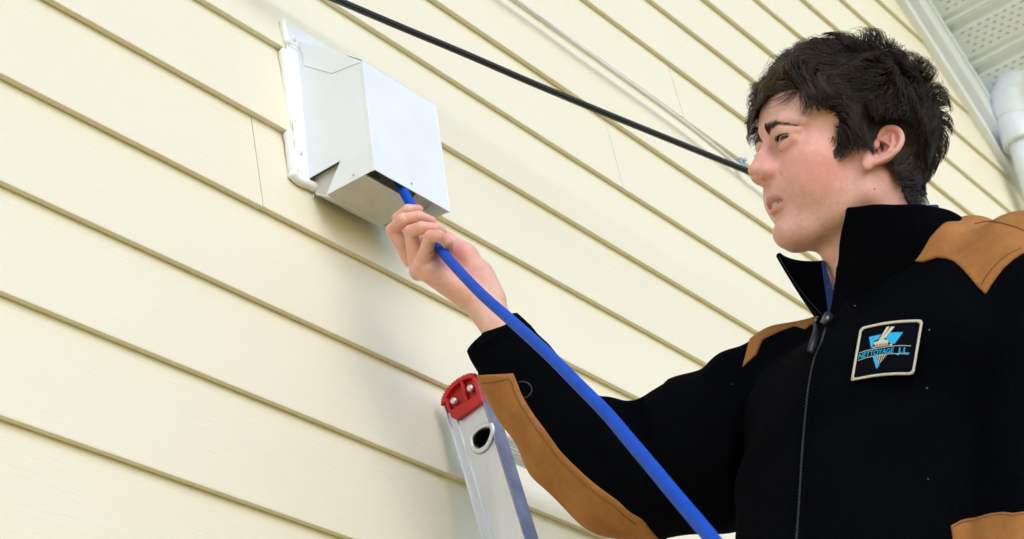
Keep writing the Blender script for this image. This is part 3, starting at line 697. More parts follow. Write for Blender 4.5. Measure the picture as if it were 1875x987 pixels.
sk.b.inputs['Subsurface Weight'].default_value = .10; sk.b.inputs['Subsurface Radius'].default_value = (.008, .003, .0015); sk.b.inputs['Subsurface Scale'].default_value = 1.0
def stubble(P):
    Q = P.copy(); Q[:, 1] = np.abs(Q[:, 1])
    a = gauss(Q, (60, 26, -92), (42, 44, 22)) + gauss(Q, (26, 54, -50), (20, 22, 34)) + .8 * gauss(Q, (100, 10, -46), (9, 20, 7)) + .6 * gauss(Q, (40, 40, -70), (30, 24, 24))
    return np.clip(a, 0, 1)
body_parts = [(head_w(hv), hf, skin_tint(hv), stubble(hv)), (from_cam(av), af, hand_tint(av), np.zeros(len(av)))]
# eyes
ew = Mat('eye', .06, .6); ew.color(ew.attr('tint').outputs['Color'])
GAZE = unit(np.array([1.0, .42, -.04]))
bm = bmesh.new(); bmesh.ops.create_uvsphere(bm, u_segments=48, v_segments=32, radius=12.0)
BV = np.array([v.co for v in bm.verts]); BF = [tuple(v.index for v in f.verts) for f in bm.faces]; bm.free()
for sg in (1, -1):
    q = BV @ GAZE; ang = np.degrees(np.arccos(np.clip(q / 12.0, -1, 1)))
    V = BV * (.97 if sg < 0 else 1.0) * (1 + np.where(ang < 28, .035 * np.cos(np.radians(ang * 90 / 28)), 0))[:, None]
    o = mesh_obj('eye', head_w(V + EYE * [1, sg, 1] - [3.0 * (sg < 0), 0, 0]), BF, ew.m, PERSON, True)
    col = np.tile([.58, .49, .46], (len(V), 1)); col[ang < 33] = (.045, .028, .020); col[ang < 12] = (.004, .004, .004); add_color(o, col)
# teeth: one curved upper row
tm = plain('teeth', (.60, .54, .46), .25)
for k in range(-4, 5):
    l0 = k * 4.6; f0 = 97.0 - .032 * l0 * l0
    v, f = box((f0 - 3, l0 - 2.15, -61.4 + .12 * abs(k)), (f0, l0 + 2.15, -54.0)); bevel(mesh_obj('tooth', head_w(v), f, tm, PERSON), .0007, 3)
# ================================================================ one body mesh: head and neck, raised right arm and hand, joined under the clothes
JN0 = cp(1615, 548, 2.27)
Jq = np.stack([unit([-.74, -.39, -.55]), unit([.66, -.33, -.66]), unit([-.08, .85, -.50])], 1); ju, js_, jv = np.linalg.svd(Jq); Jq = ju @ jv
def jt(f, l, d): return JN0 + Jq @ np.array([f, l, d])                  # torso frame: forward, left, down
BG = Grid((-.02, -.02, 2.02), (.80, .95, 2.62), .009)
ch = [cp(925, 618, 2.470), cp(1000, 722, 2.46), cp(1130, 862, 2.42), cp(1300, 815, 2.38), cp(1430, 690, 2.34)]
BG.chain(list(zip(ch, (.019, .026, .036, .042, .042))), .02)
BG.cone(ch[-1], jt(0, .02, .06), .038, .042, .03); BG.cone(jt(0, 0, .08), jt(-.01, .17, .07), .04, .036, .03)
BG.ell(jt(0, 0, .32), (.085, .13, .20), .04, rot=Jq); BG.ell(jt(-.01, 0, .50), (.10, .14, .20), .04, rot=Jq); BG.cone(jt(-.01, 0, -.06), jt(0, 0, .06), .045, .06, .03)
BG.chain([(jt(0, .17, .06), .036), (jt(-.02, .225, .33), .030), (jt(.03, .22, .46), .022)], .02)
bv, bf = surface_nets(BG.D, BG.lo, BG.h)
sets = body_parts + [(from_cam(bv), bf, np.tile([.60, .36, .28], (len(bv), 1)), np.zeros(len(bv)))]
off = 0; VV, FF_, TT, SSb = [], [], [], []
for V_, F_, T_1, S_1 in sets:
    VV.append(V_); FF_.append(F_ + off); TT.append(T_1); SSb.append(S_1); off += len(V_)
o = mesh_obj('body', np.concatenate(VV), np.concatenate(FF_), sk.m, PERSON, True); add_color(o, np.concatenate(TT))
a = o.data.attributes.new('stubble', 'FLOAT', 'POINT'); a.data.foreach_set('value', np.concatenate(SSb).astype(np.float32))
# small moles
mole = plain('mole', (.20, .09, .06), .6)
for x, y in ((1601, 346), (1431, 277)):
    hit = HB0 = BVHTree.FromPolygons([Vector(v) for v in body_parts[0][0]], [tuple(q) for q in body_parts[0][1]]).ray_cast(Vector(CAM_C), Vector(unit(ray(x, y))))
    if hit[0]:
        c = np.array(hit[0]); n = np.array(hit[1]); v, f = tube([c - n * .0003, c + n * .0003, c + n * .0005], [.0011, .0009, .0003], 10); mesh_obj('mole', v, f, mole, PERSON, True)
# ================================================================ HAIR: a dark under-cap and curved strands grown from the scalp
FACE_POLY = np.array([(160, 74), (100, 70), (80, 68), (66, 57), (60, 43), (42, 32), (42, -4), (34, -12), (22, -8), (12, 0), (3, 12), (-14, 16), (-27, 10), (-30, -14), (-36, -34), (-42, -62), (-62, -80), (-100, -84), (-180, -84), (-180, -260), (160, -260)], float)
def poly_sd(f, u, P=FACE_POLY):
    """signed distance to the bare-skin polygon in the side view: negative inside it"""
    f = np.asarray(f, float); u = np.asarray(u, float); d = np.full(f.shape, 1e9); ins = np.zeros(f.shape, bool)
    for (x0, y0), (x1, y1) in zip(P, np.roll(P, -1, 0)):
        ex, ey = x1 - x0, y1 - y0; t = np.clip(((f - x0) * ex + (u - y0) * ey) / (ex * ex + ey * ey), 0, 1)
        d = np.minimum(d, np.hypot(f - x0 - ex * t, u - y0 - ey * t)); c = ((y0 > u) != (y1 > u)) & (f < (x1 - x0) * (u - y0) / (y1 - y0 + 1e-12) + x0); ins ^= c
    return np.where(ins, -d, d)
def sdf_at(P):
    q = (P - G.lo) / G.h; i = np.clip(np.floor(q).astype(int), 0, G.n2 - 2); u = q - i; D = G.D; r = 0
    u = np.clip(u, 0, 1)
    for a in (0, 1):
        for b in (0, 1):
            for c in (0, 1):
                w_ = (u[:, 0] if a else 1 - u[:, 0]) * (u[:, 1] if b else 1 - u[:, 1]) * (u[:, 2] if c else 1 - u[:, 2])
                r = r + w_ * D[i[:, 0] + a, i[:, 1] + b, i[:, 2] + c]
    return r
def sdf_grad(P, e=2.5):
    g = np.stack([sdf_at(P + np.eye(3)[k] * e) - sdf_at(P - np.eye(3)[k] * e) for k in range(3)], 1); return unit(g)
# a plain skull field (no ears) steers the hair
G = Grid((-175, -125, -130), (165, 125, 200), 2.6)
G.D[:] = 200
def full(c, r):
    X, Y, Z = G.ax[0][:, None, None], G.ax[1][None, :, None], G.ax[2][None, None, :]
    q0 = np.sqrt(((X - c[0]) / r[0]) ** 2 + ((Y - c[1]) / r[1]) ** 2 + ((Z - c[2]) / r[2]) ** 2); q1 = np.sqrt(((X - c[0]) / r[0] ** 2) ** 2 + ((Y - c[1]) / r[1] ** 2) ** 2 + ((Z - c[2]) / r[2] ** 2) ** 2)
    d = q0 * (q0 - 1) / (q1 + 1e-6); k = 22.0; h = np.maximum(k - np.abs(G.D - d), 0) / k; G.D = np.minimum(G.D, d) - h ** 3 * k / 6
full((-14, 0, 50), (103, 76, 92)); full((34, 0, 46), (68, 58, 62)); full((30, 0, -20), (62, 58, 66)); full((-34, 0, -80), (56, 54, 90)); full((0, 0, -20), (60, 68, 50))
G.n2 = np.array(G.D.shape)
# under-cap
X, Y, Z = G.ax[0][:, None, None], G.ax[1][None, :, None], G.ax[2][None, None, :]
m2 = poly_sd(np.broadcast_to(X[:, :, 0], (len(G.ax[0]), 1)), np.broadcast_to(Z[0, :, :], (len(G.ax[0]), len(G.ax[2]))) if False else np.zeros((len(G.ax[0]), 1))) if False else None
FF, UU = np.meshgrid(G.ax[0], G.ax[2], indexing='ij'); m2 = poly_sd(FF, UU)
top = np.clip((UU - 20) / 90, 0, 1)
cap = np.maximum(G.D - (2.5 + 3.5 * top[:, None, :] + 8.0 * np.clip((-50 - FF) / 50, 0, 1)[:, None, :] * np.clip((UU + 30) / 60, 0, 1)[:, None, :]), -(m2[:, None, :] - 4.0) + 0 * Y)
nz = 1.2 * np.sin(X * .21 + 1.7 * np.sin(Z * .13)) * np.sin(Y * .19 + 1.3 * np.sin(X * .11)) * np.cos(Z * .17)
cv, cf = surface_nets((cap + nz).astype(np.float32), G.lo, G.h)
hb = Mat('hair_base', .6, .3); hb.color(hb.ramp(hb.noise(1.0, 5, .6, hb.mapping((300, 300, 300))), [(.3, (.010, .008, .007)), (.7, (.024, .018, .015))])); hb.bump(hb.noise(500, 4), .8, .002)
HAIR = mesh_obj('hair', head_w(cv), cf, hb.m, PERSON, True)
# ---- roots
def flow(P, rnd):
    """combed direction: away from the crown swirl, forward on top, down at the sides and back"""
    c = np.array([-98.0, 10.0, 96.0]); v = P - c; v = v / (np.linalg.norm(v, axis=1, keepdims=True) + 1e-6)
    fl = v + np.array([.30, 0, -.12])
    side = np.clip((np.abs(P[:, 1]) - 40) / 30, 0, 1)[:, None] * np.clip((95 - P[:, 2]) / 50, 0, 1)[:, None]
    fl = fl * (1 - .6 * side) + side * np.array([.22, 0, -.95])
    front = np.clip((P[:, 0] - 50) / 30, 0, 1)[:, None] * np.clip((P[:, 2] - 50) / 20, 0, 1)[:, None]
    fl = fl * (1 - .55 * front) + front * np.array([.30, .12, -.75])
    back = np.clip((-60 - P[:, 0]) / 30, 0, 1)[:, None] * np.clip((70 - P[:, 2]) / 40, 0, 1)[:, None]
    return unit(fl + back * np.array([.15, 0, -.8]))
rg_ = np.random.default_rng(11)
def roots(n, seed):
    r = np.random.default_rng(seed); out = []
    while sum(len(a) for a in out) < n:
        d = unit(r.standard_normal((6000, 3))); P = np.array([-4.0, 0, 36.0]) + d * 60
        for _ in range(14):
            P = P - d * (sdf_at(P) + 0.0)[:, None] * .8
        m = poly_sd(P[:, 0], P[:, 2]) > 2.5 + r.normal(0, 2.4, len(P)); P = P[m & (P[:, 2] > -90)]
        out.append(P)
    return np.concatenate(out)[:n]
NS, NC, K = 21000, 560, 10
RC, RS = roots(NC, 3), roots(NS, 5)
def wobble(P, s):                                    # smooth pseudo-random vector field
    return np.stack([np.sin(P @ np.array(a) * s + b) for a, b in (((.9, .5, -.7), 1.1), ((-.6, .8, .5), 4.2), ((.4, -.9, .8), 2.7))], 1)
def grow(R, seed, amp, lift_lo, lift_hi):
    r = np.random.default_rng(seed); n = len(R)
    top = np.clip((R[:, 2] - 40) / 60, 0, 1); front = np.clip((R[:, 0] - 48) / 30, 0, 1) * np.clip((R[:, 2] - 40) / 30, 0, 1); nape = np.clip((0 - R[:, 2]) / 60, 0, 1)
    burn = np.clip((R[:, 0] - 10) / 20, 0, 1) * np.clip((50 - R[:, 2]) / 30, 0, 1)
    Ln = (40 + 8 * top - 2 * front - 14 * nape - 14 * burn) * r.uniform(.75, 1.15, n)
    H = (7 + 14 * top + 7 * np.clip((-50 - R[:, 0]) / 45, 0, 1) * np.clip((R[:, 2] + 30) / 60, 0, 1) - 5 * front - 1 * nape - 2 * burn); H = H * r.uniform(lift_lo, lift_hi, n)
    N0 = sdf_grad(R); d = unit(N0 * .5 + flow(R, r) * .9 + r.standard_normal((n, 3)) * amp)
    P = R - N0 * 1.5; out = [P]; ph = r.uniform(0, 6.28, n); fr = r.uniform(.7, 1.5, n); st = Ln / (K - 1)
    for k in range(1, K):
        nrm = sdf_grad(P); D = sdf_at(P); t = k / K
        fl = flow(P, r); lat = np.cross(nrm, fl)
        want = fl + nrm * np.clip((H - D) / 6, -2.2, .75)[:, None] + lat * (np.sin(ph + fr * k * 1.1) * (.35 + amp))[:, None] + wobble(P, .075) * .8
        d = unit(d * .5 + unit(want) * .55 + r.standard_normal((n, 3)) * amp * .25)
        P = P + d * st[:, None]; D = sdf_at(P); push = np.clip(1.2 - D, 0, 8); P = P + sdf_grad(P) * push[:, None]; out.append(P)
    return np.stack(out, 1)
CC = grow(RC, 21, .13, .6, 1.05)
SS = grow(RS, 22, .11, .66, 1.02)
# a few longer loose locks stand up over the forehead
fm = (RS[:, 0] > 30) & (RS[:, 2] > 84); fi = np.where(fm)[0][::9]; SS[fi] = SS[fi] + sdf_grad(RS[fi])[:, None] * (np.sin(np.linspace(0, 1, K) * 2.2) * 9)[None, :, None] + wobble(RS[fi], .12)[:, None] * (np.linspace(0, 1, K) ** 1.5 * 7)[None, :, None]
# each strand leans to its clump towards the tip
near = np.concatenate([np.argmin(((RS[i:i + 2000, None] - RC[None]) ** 2).sum(-1), 1) for i in range(0, NS, 2000)])
t = np.linspace(0, 1, K)[None, :, None]; att = rg_.uniform(.2, .85, NS)[:, None, None]
off = (SS[:, :1] - CC[near][:, :1]); target = CC[near] + off * (1 - .72 * t)
SS = SS * (1 - att * t ** .8) + target * (att * t ** .8)
# locks that fall over the top of the near ear and the far one
r_ = np.random.default_rng(8); ex = []
for q in range(760):
    sg = 1 if q % 3 else -1; f0 = r_.uniform(-44, 6); p0 = np.array([f0, sg * (72 + r_.uniform(0, 4)), 42 + r_.uniform(-8, 10)]); dn = r_.uniform(10, 22); ox = r_.uniform(4, 12)
    t_ = np.linspace(0, 1, K)[:, None]; P = p0 + t_ * np.array([ox, 0, -dn]) + np.concatenate([6 * np.sin(t_ * 2 + q) * .3, sg * (24 * np.sin(t_ * 1.7)), 0 * t_], 1) + wobble(p0 + t_ * np.array([ox, 0, -dn]), .11) * 1.8 * t_
    ex.append(P)
SS = np.concatenate([SS, np.array(ex)]); RS = np.concatenate([RS, np.array(ex)[:, 0]]); near = np.concatenate([near, r_.integers(0, NC, len(ex))]); NS = len(SS)
def strands_mesh(P, r0, seg=3):
    n, k, _ = P.shape; T = unit(np.gradient(P, axis=1)); a = unit(np.cross(T, np.array([.3, .5, .8]))); b = np.cross(T, a)
    rad = r0 * (1 - .75 * np.linspace(0, 1, k) ** 2); rad[0] *= .8
    V = np.stack([P + (a * math.cos(q) + b * math.sin(q)) * rad[None, :, None] for q in np.arange(seg) * 2 * math.pi / seg], 2)
    idx = np.arange(n * k * seg).reshape(n, k, seg); F4 = np.stack([idx[:, :-1], np.roll(idx, -1, 2)[:, :-1], np.roll(idx, -1, 2)[:, 1:], idx[:, 1:]], -1)
    return V.reshape(-1, 3), F4.reshape(-1, 4), k * seg
hm = Mat('hair_strand', .5, .28); hm.color(hm.attr('tint').outputs['Color'])
sv, sf, per = strands_mesh(SS, .36)
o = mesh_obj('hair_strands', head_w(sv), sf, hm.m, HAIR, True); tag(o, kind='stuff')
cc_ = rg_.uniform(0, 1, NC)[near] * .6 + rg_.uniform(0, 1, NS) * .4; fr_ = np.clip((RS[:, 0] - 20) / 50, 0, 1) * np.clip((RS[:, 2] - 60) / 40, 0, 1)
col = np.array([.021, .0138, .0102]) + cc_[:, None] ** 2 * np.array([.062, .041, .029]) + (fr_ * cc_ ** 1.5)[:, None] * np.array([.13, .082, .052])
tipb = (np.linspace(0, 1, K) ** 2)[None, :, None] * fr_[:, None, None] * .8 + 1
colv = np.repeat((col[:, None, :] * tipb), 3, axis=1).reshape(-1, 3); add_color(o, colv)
# ---- eyebrows, lashes: short strands laid on the skin
HB = BVHTree.FromPolygons([Vector(v) for v in body_parts[0][0]], [tuple(q) for q in body_parts[0][1]])
def on_head(f, l, u):
    p = head_w(np.array([[f, l, u]]))[0]; d = -head_dir((1, 0, 0)); hit = HB.ray_cast(Vector(p), Vector(d)); return (np.array(hit[0]), np.array(hit[1])) if hit[0] else (None, None)
def brow(sg, n, seed):
    r = np.random.default_rng(seed); C = []
    for _ in range(n):
        q = r.uniform(0, 1) ** 2.6; l = 9 + 38 * q; u = 29.0 + 4.0 * math.sin(min(q * 1.25, 1) * 1.9) - 10 * q * q + r.normal(0, 2.5 * (1 - .75 * q))
        p, nn = on_head(140, sg * l, u)
        if p is None: continue
        dv = head_dir(unit(np.array([-.35 - .2 * q, sg * (.55 + q), .62 - .75 * q]) + r.normal(0, .14, 3))); dv = unit(dv - nn * (dv @ nn)); L = r.uniform(3.5, 6) / 1000
        C.append([p - nn * .0004, p + nn * .0007 + dv * L * .35, p + nn * .0010 + dv * L * .7, p + nn * .0006 + dv * L])
    return np.array(C)
for sg in (1, -1):
    B = brow(sg, 640, 30 + sg); V, F4, per = strands_mesh(B, .00014)
    o = mesh_obj('eyebrow', V, F4, hm.m, PERSON, True); add_color(o, np.tile([.060, .038, .029], (len(V), 1)))
    C = []; r = np.random.default_rng(40 + sg)
    for l in np.linspace(16, 42, 56):
        a = (l - 29) / 14.5; p = np.array([83.5 + 13.6 * math.sqrt(max(.02, 1 - (a * .93) ** 2)), l * sg, 15.0 - 1.8 * a * a]); dv = unit(np.array([1.0, sg * a * .8 + r.normal(0, .12), .12 + r.normal(0, .08)]))
        C.append([p - dv * 2, p, p + dv * 2.6 + [0, 0, -.5], p + dv * 3.6 + [0, 0, .2]])
    V, F4, per = strands_mesh(np.array(C), .26); o = mesh_obj('eyelashes', head_w(V), F4, hm.m, PERSON, True); add_color(o, np.tile([.012, .009, .008], (len(V), 1)))
# ================================================================ JACKET
fl = Mat('black_fleece', .95, .02); fl.color(fl.ramp(fl.noise(420, 4, .7), [(.3, (.0012, .0014, .0022)), (.7, (.0032, .0036, .0052))]))
fl.b.inputs['Sheen Weight'].default_value = .0; fl.b.inputs['Sheen Roughness'].default_value = .5; fl.bump(fl.noise(900, 3, .7), .7, .0012); fl.bump(fl.noise(28, 4), .35, .006); MAT_FL = fl.m
tn = Mat('tan_canvas', .85, .2); tnc = tn.ramp(tn.noise(18, 8, .7), [(.3, (.31, .122, .030)), (.7, (.47, .205, .062))]); tn.color(tn.mix(tn.math('MULTIPLY', tn.noise(1500, 2), .35), tnc, (.26, .10, .03)))
tn.bump(tn.noise(1600, 2), .3, .0003); tn.bump(tn.noise(45, 4, .6), .45, .004); MAT_TAN = tn.m
JG = Grid((-.09, -.16, 1.60), (.84, .95, 2.62), .0050)
# torso
JG.ell(jt(.010, 0, .285), (.132, .185, .25), .04, rot=Jq); JG.cone(jt(.005, .06, .085), jt(.0, .16, .075), .078, .078, .04); JG.cone(jt(.03, .03, .16), jt(.02, .12, .14), .095, .095, .05); JG.cone(jt(.03, -.03, .17), jt(.015, -.10, .14), .085, .08, .05); JG.ell(jt(.03, 0, .48), (.135, .18, .30), .05, rot=Jq)
JG.ell(jt(.02, 0, .80), (.14, .18, .22), .06, rot=Jq)
JG.cone(jt(-.01, -.03, .045), cp(1440, 678, 2.345), .046, .056, .04); JG.cone(jt(-.015, .04, .02), jt(-.01, .185, .030), .058, .056, .04)
JG.chain([(jt(-.01, .185, .022), .060), (jt(0, .215, .10), .072), (jt(.0, .222, .33), .082), (jt(.05, .21, .60), .075)], .03)
JG.chain([(cp(1600, 600, 2.20), .050), (cp(1665, 545, 2.185), .050), (cp(1725, 500, 2.19), .050), (cp(1775, 478, 2.24), .048), (cp(1780, 470, 2.32), .045)], .03)
# raised right sleeve
SL = [((1445, 735, 2.355), .082), ((1380, 790, 2.37), .093), ((1300, 832, 2.385), .097), ((1200, 862, 2.41), .085), ((1126, 858, 2.425), .078), ((1046, 806, 2.435), .0610), ((984, 731, 2.45), .0510), ((946, 671, 2.462), .0465), ((930, 645, 2.468), .0400)]
JG.chain([(cp(*p), r) for p, r in SL], .03)
for (x, y, d, r) in ((1112, 765, 2.40, .026), (1190, 775, 2.38, .034), (1352, 700, 2.345, .040), (1255, 752, 2.37, .034)): JG.ell(cp(x, y, d), (r, r, r), .03)     # folds that stand up at the elbow and armhole
JG.chain([(cp(1157, 738, 2.38), .014), (cp(1168, 800, 2.33), .013), (cp(1176, 860, 2.33), .006)], .02, 'cut')
JG.chain([(cp(1362, 690, 2.29), .006), (cp(1375, 760, 2.27), .010), (cp(1368, 860, 2.28), .012), (cp(1366, 990, 2.29), .012)], .02, 'cut')
JG.chain([(cp(1040, 770, 2.37), .004), (cp(1075, 820, 2.35), .006), (cp(1110, 850, 2.35), .004)], .02, 'cut')
# neck opening
JG.chain([(cp(1560, 400, 2.26), .058), (cp(1612, 510, 2.250), .056), (cp(1612, 550, 2.250), .040)], .01, 'cut'); JG.chain([(cp(1515, 440, 2.20), .045), (cp(1527, 500, 2.20), .028), (cp(1523, 556, 2.19), .012)], .012, 'cut')
JG.smooth(1)
jv_, jf = surface_nets(JG.D, JG.lo, JG.h)
JV = from_cam(jv_)
def vnormals(V, F):
    n = np.zeros_like(V); fn = np.cross(V[F[:, 2]] - V[F[:, 0]], V[F[:, 3]] - V[F[:, 1]])
    for k in range(4): np.add.at(n, F[:, k], fn)
    return unit(n)
JNn = vnormals(JV, jf)
pc = jv_ * np.array([1, 1, 1.0])
wr = np.where(pc[:, 0] / pc[:, 2] * F_PX + CX < 1220, .45, 1.0) * (np.sin(pc @ np.array([38, 22, -15.]) + 1.6 * np.sin(pc @ np.array([9, -23, 17.]))) * .0026 + np.sin(pc @ np.array([-26, 55, 31.]) + 2.1 * np.sin(pc @ np.array([21, 11, -9.]))) * .0018)
p0_ = to_px(JV); wr = wr * (1 - .85 * np.exp(-(((p0_[:, 0] - 1624) ** 2 + (p0_[:, 1] - 642) ** 2) / 120.0 ** 2) ** 2)); JV = JV + JNn * wr[:, None]
JNn = vnormals(JV, jf)
PJ = to_px(JV)
JACKET = mesh_obj('jacket', JV, jf, MAT_FL, PERSON, True)
JB = BVHTree.FromPolygons([Vector(v) for v in JV], [tuple(q) for q in jf])
def on_jacket(x, y, off=0.0):
    h = JB.ray_cast(Vector(CAM_C), Vector(unit(ray(x, y))))
    if h[0] is None: return None, None
    n = np.array(h[1]); n = n if n @ ray(x, y) < 0 else -n
    return np.array(h[0]) + n * off, n
def panel(name, poly, mat, off=.0022, pred=None, parent=None):
    """cloth panel: the jacket surface inside an outline, lifted and closed with a turned-in edge"""
    P = np.array(poly, float); sd = poly_sd(PJ[:, 0], PJ[:, 1], P); inside = sd < 0
    keep = inside[jf].any(1)
    if pred is not None: keep &= pred(JV[jf].mean(1), JNn[jf].mean(1))
    F = jf[keep]; ids = np.unique(F); mp = -np.ones(len(JV), int); mp[ids] = np.arange(len(ids)); F = mp[F]
    V = JV[ids].copy(); N = JNn[ids]; px = PJ[ids].copy(); s = sd[ids]
    out = s > 0                                       # pull the ragged rim back on to the outline
    if out.any():
        q = px[out]; best = np.full(len(q), 1e9); tgt = q.copy()
        for a, b in zip(P, np.roll(P, -1, 0)):
            e = b - a; t = np.clip(((q - a) @ e) / (e @ e), 0, 1); c = a + t[:, None] * e; d = np.hypot(*(q - c).T); m_ = d < best; best[m_] = d[m_]; tgt[m_] = c[m_]
        d = to_cam(V[out])[:, 2].copy()
        for i_, (t_, d0) in enumerate(zip(tgt, d)):       # land on the cloth itself, not beside it
            if (N[out][i_] @ (V[out][i_] - CAM_C)) < 0:
                h_ = JB.ray_cast(Vector(CAM_C), Vector(unit(ray(*t_))))
                if h_[0] is not None:
                    dz = float(to_cam(np.array(h_[0]))[2])
                    if abs(dz - d0) < .03: d[i_] = dz
        V[out] = from_cam(np.stack([(tgt[:, 0] - CX) / F_PX * d, (tgt[:, 1] - CY) / F_PX * d, d], 1))
    E = {}
    for f in F:
        for i in range(4):
            k = (int(f[i]), int(f[(i + 1) % 4])); E[k] = E.get(k, 0) + 1
    rim = [k for k in E if (k[1], k[0]) not in E]
    n = len(V); lift = np.full(n, off); rimv = np.unique(np.array(rim).ravel()) if rim else np.array([], int); lift[rimv] = off * .8
    top_ = V + N * lift[:, None]; low = V[rimv] - N[rimv] * .004; rm_ = {int(r): n + i for i, r in enumerate(rimv)}
    F2 = [tuple(f) for f in F.tolist()] + [(b, a, rm_[a], rm_[b]) for a, b in rim]
    return mesh_obj(name, np.concatenate([top_, low]), F2, mat, parent or JACKET, True)
def catmull2(pts, n): return smooth_path(np.array([[*p, 0.0] for p in pts]), n)[:, :2]
st_m = plain('tan_thread', (.20, .085, .025), .8)
def stitch(name, pts, off, r=.0006, n=60, mat=None, dash=0, parent=None):
    Q = catmull2(pts, n); P = [on_jacket(x, y, off)[0] for x, y in Q]; P = np.array([p for p in P if p is not None])
    if len(P) < 3: return
    if dash:
        parts = []
        for i in range(0, len(P) - 2, 2): parts.append(tube([P[i], P[i + 1]], r, 5))
        v, f = join(parts)
    else: v, f = tube(P, r, 6)
    return tag(mesh_obj(name, v, f, mat or st_m, parent or JACKET, True), kind='stuff' if dash else None)
sl_in = [(874, 690), (905, 690), (940, 684), (949, 706), (957, 726), (976, 757), (1001, 791), (1028, 828), (1062, 862), (1097, 892), (1130, 916), (1153, 937), (1176, 951), (1190, 968), (1206, 986)]
panel('sleeve_panel', [(850, 688)] + [tuple(q) for q in catmull2(sl_in[2:], 50)] + [(1212, 1030), (1080, 1030), (960, 960), (840, 800)], MAT_TAN)
stitch('stitching', [(883, 701), (908, 699), (934, 695), (943, 716), (952, 736), (970, 765), (995, 799), (1022, 836), (1056, 870), (1090, 900), (1122, 922), (1146, 944), (1166, 958)], .0026, .0007, 90)
yoke = [(1664, 479), (1694, 480), (1713, 472), (1730, 473), (1746, 478), (1759, 489), (1775, 507), (1792, 527), (1805, 539), (1812, 527), (1819, 516), (1836, 493), (1857, 474), (1876, 463), (1930, 440), (2040, 420), (2040, 340), (1760, 340), (1738, 400), (1694, 446)]
panel('shoulder_panel', yoke, MAT_TAN)
stitch('stitching', [(1798, 524), (1806, 510), (1824, 488), (1846, 469), (1874, 455)], .0026, .0006, 60, dash=1)
stitch('stitching', [(1784, 413), (1803, 409), (1823, 409), (1857, 418), (1880, 428)], .0030, .0005, 60)
far = [(1360, 672), (1386, 648), (1396, 622), (1427, 607), (1455, 597), (1474, 603), (1498, 584), (1508, 560), (1500, 530), (1400, 550), (1374, 622)]
panel('shoulder_panel', far, MAT_TAN)
pk = [(1741, 964), (1760, 954), (1775, 951), (1790, 949), (1803, 945), (1818, 941), (1840, 939), (1857, 941), (1885, 938), (1960, 930), (1960, 1150), (1760, 1150), (1746, 1000)]
panel('pocket_panel', pk, MAT_TAN, off=.003, pred=lambda c, n: ((c - CAM_C) * n).sum(1) < 0)
stitch('stitching', [(1744, 968), (1762, 958), (1790, 953), (1818, 945), (1840, 943), (1857, 945), (1885, 942)], .0034, .0006, 80, dash=1)
# snap ring printed on the sleeve
ring = [(965 + 0, 0)]; Q = [(957 + 17 * math.cos(t), 714 + 15 * math.sin(t)) for t in np.linspace(-2.0, 1.9, 26)]
P = [on_jacket(x, y, .0006)[0] for x, y in Q]; P = np.array([p for p in P if p is not None])
if len(P) > 3: v, f = tube(P, .0010, 6); mesh_obj('snap_ring', v, f, plain('grey_piping', (.022, .022, .026), .6), JACKET, True)
# ---------------------------------------------------------------- collars as lofted, thickened strips
def loft(name, cols, mat, th, nu=70, nv=14, bulge=0.0, parent=None):
    B = smooth_path(np.array([cp(*b) for b, t in cols]), nu); T = smooth_path(np.array([cp(*t) for b, t in cols]), nu)
    c = (B.mean(0) + T.mean(0)) / 2; s = np.linspace(0, 1, nv)[None, :, None]
    P = B[:, None] * (1 - s) + T[:, None] * s; outw = unit(P - c); P = P + outw * (np.sin(s * math.pi) * bulge)
    P = P + outw * (np.sin(np.arange(nu) * .55)[:, None, None] * .0010 * s)
    if name == 'collar': P = P + (np.exp(-(np.arange(nu) / (nu * .07)) ** 2)[:, None, None] * np.sin(s * math.pi)) * np.array([.0075, 0, -.003])
    du = np.gradient(P, axis=0); dv = np.gradient(P, axis=1); N = unit(np.cross(du, dv))
    if (N * outw).sum() < 0: N = -N
    rows = []                                           # closed section: outside up, rounded lip, inside down
    for j in range(nv): rows.append(P[:, j] + N[:, j] * th / 2)
    lip = P[:, -1]; tv = unit(dv[:, -1])
    for a in (30, 60, 90, 120, 150): rows.append(lip + N[:, -1] * math.cos(math.radians(a)) * th / 2 + tv * math.sin(math.radians(a)) * th / 2)
    for j in range(nv - 1, -1, -1): rows.append(P[:, j] - N[:, j] * th / 2)
    R = np.stack(rows, 1); m = R.shape[1]; V = from_cam(R.reshape(-1, 3)); Fq = []
    for i in range(nu - 1):
        for j in range(m): Fq.append((i * m + j, (i + 1) * m + j, (i + 1) * m + (j + 1) % m, i * m + (j + 1) % m))
    Fq += [tuple(range(m)), tuple(range((nu - 1) * m, nu * m))[::-1]]
    return mesh_obj(name, V, Fq, mat, parent or PERSON, True), from_cam(P), N @ CAM_R.T
COLS = [((1522, 580, 2.222), (1533, 389, 2.214)), ((1570, 575, 2.178), (1584, 382, 2.162)), ((1641, 516, 2.150), (1650, 380, 2.142)), ((1708, 466, 2.165), (1712, 384, 2.172)), ((1758, 444, 2.225), (1762, 404, 2.235)),
        ((1745, 430, 2.33), (1735, 408, 2.34)), ((1665, 470, 2.40), (1650, 430, 2.41)), ((1575, 540, 2.42), (1555, 462, 2.42)), ((1530, 575, 2.39), (1505, 482, 2.40)), ((1505, 590, 2.34), (1452, 480, 2.355)), ((1514, 586, 2.26), (1426, 468, 2.325))]
cl_o, CP_, CN_ = loft('collar', COLS, MAT_FL, .0075, 110, 16, .004, JACKET)
bs = Mat('blue_shirt', .8, .2); bs.color(bs.ramp(bs.noise(500, 2), [(.35, (.008, .022, .13)), (.65, (.018, .050, .24))])); bs.bump(bs.noise(900, 2), .3, .0003)
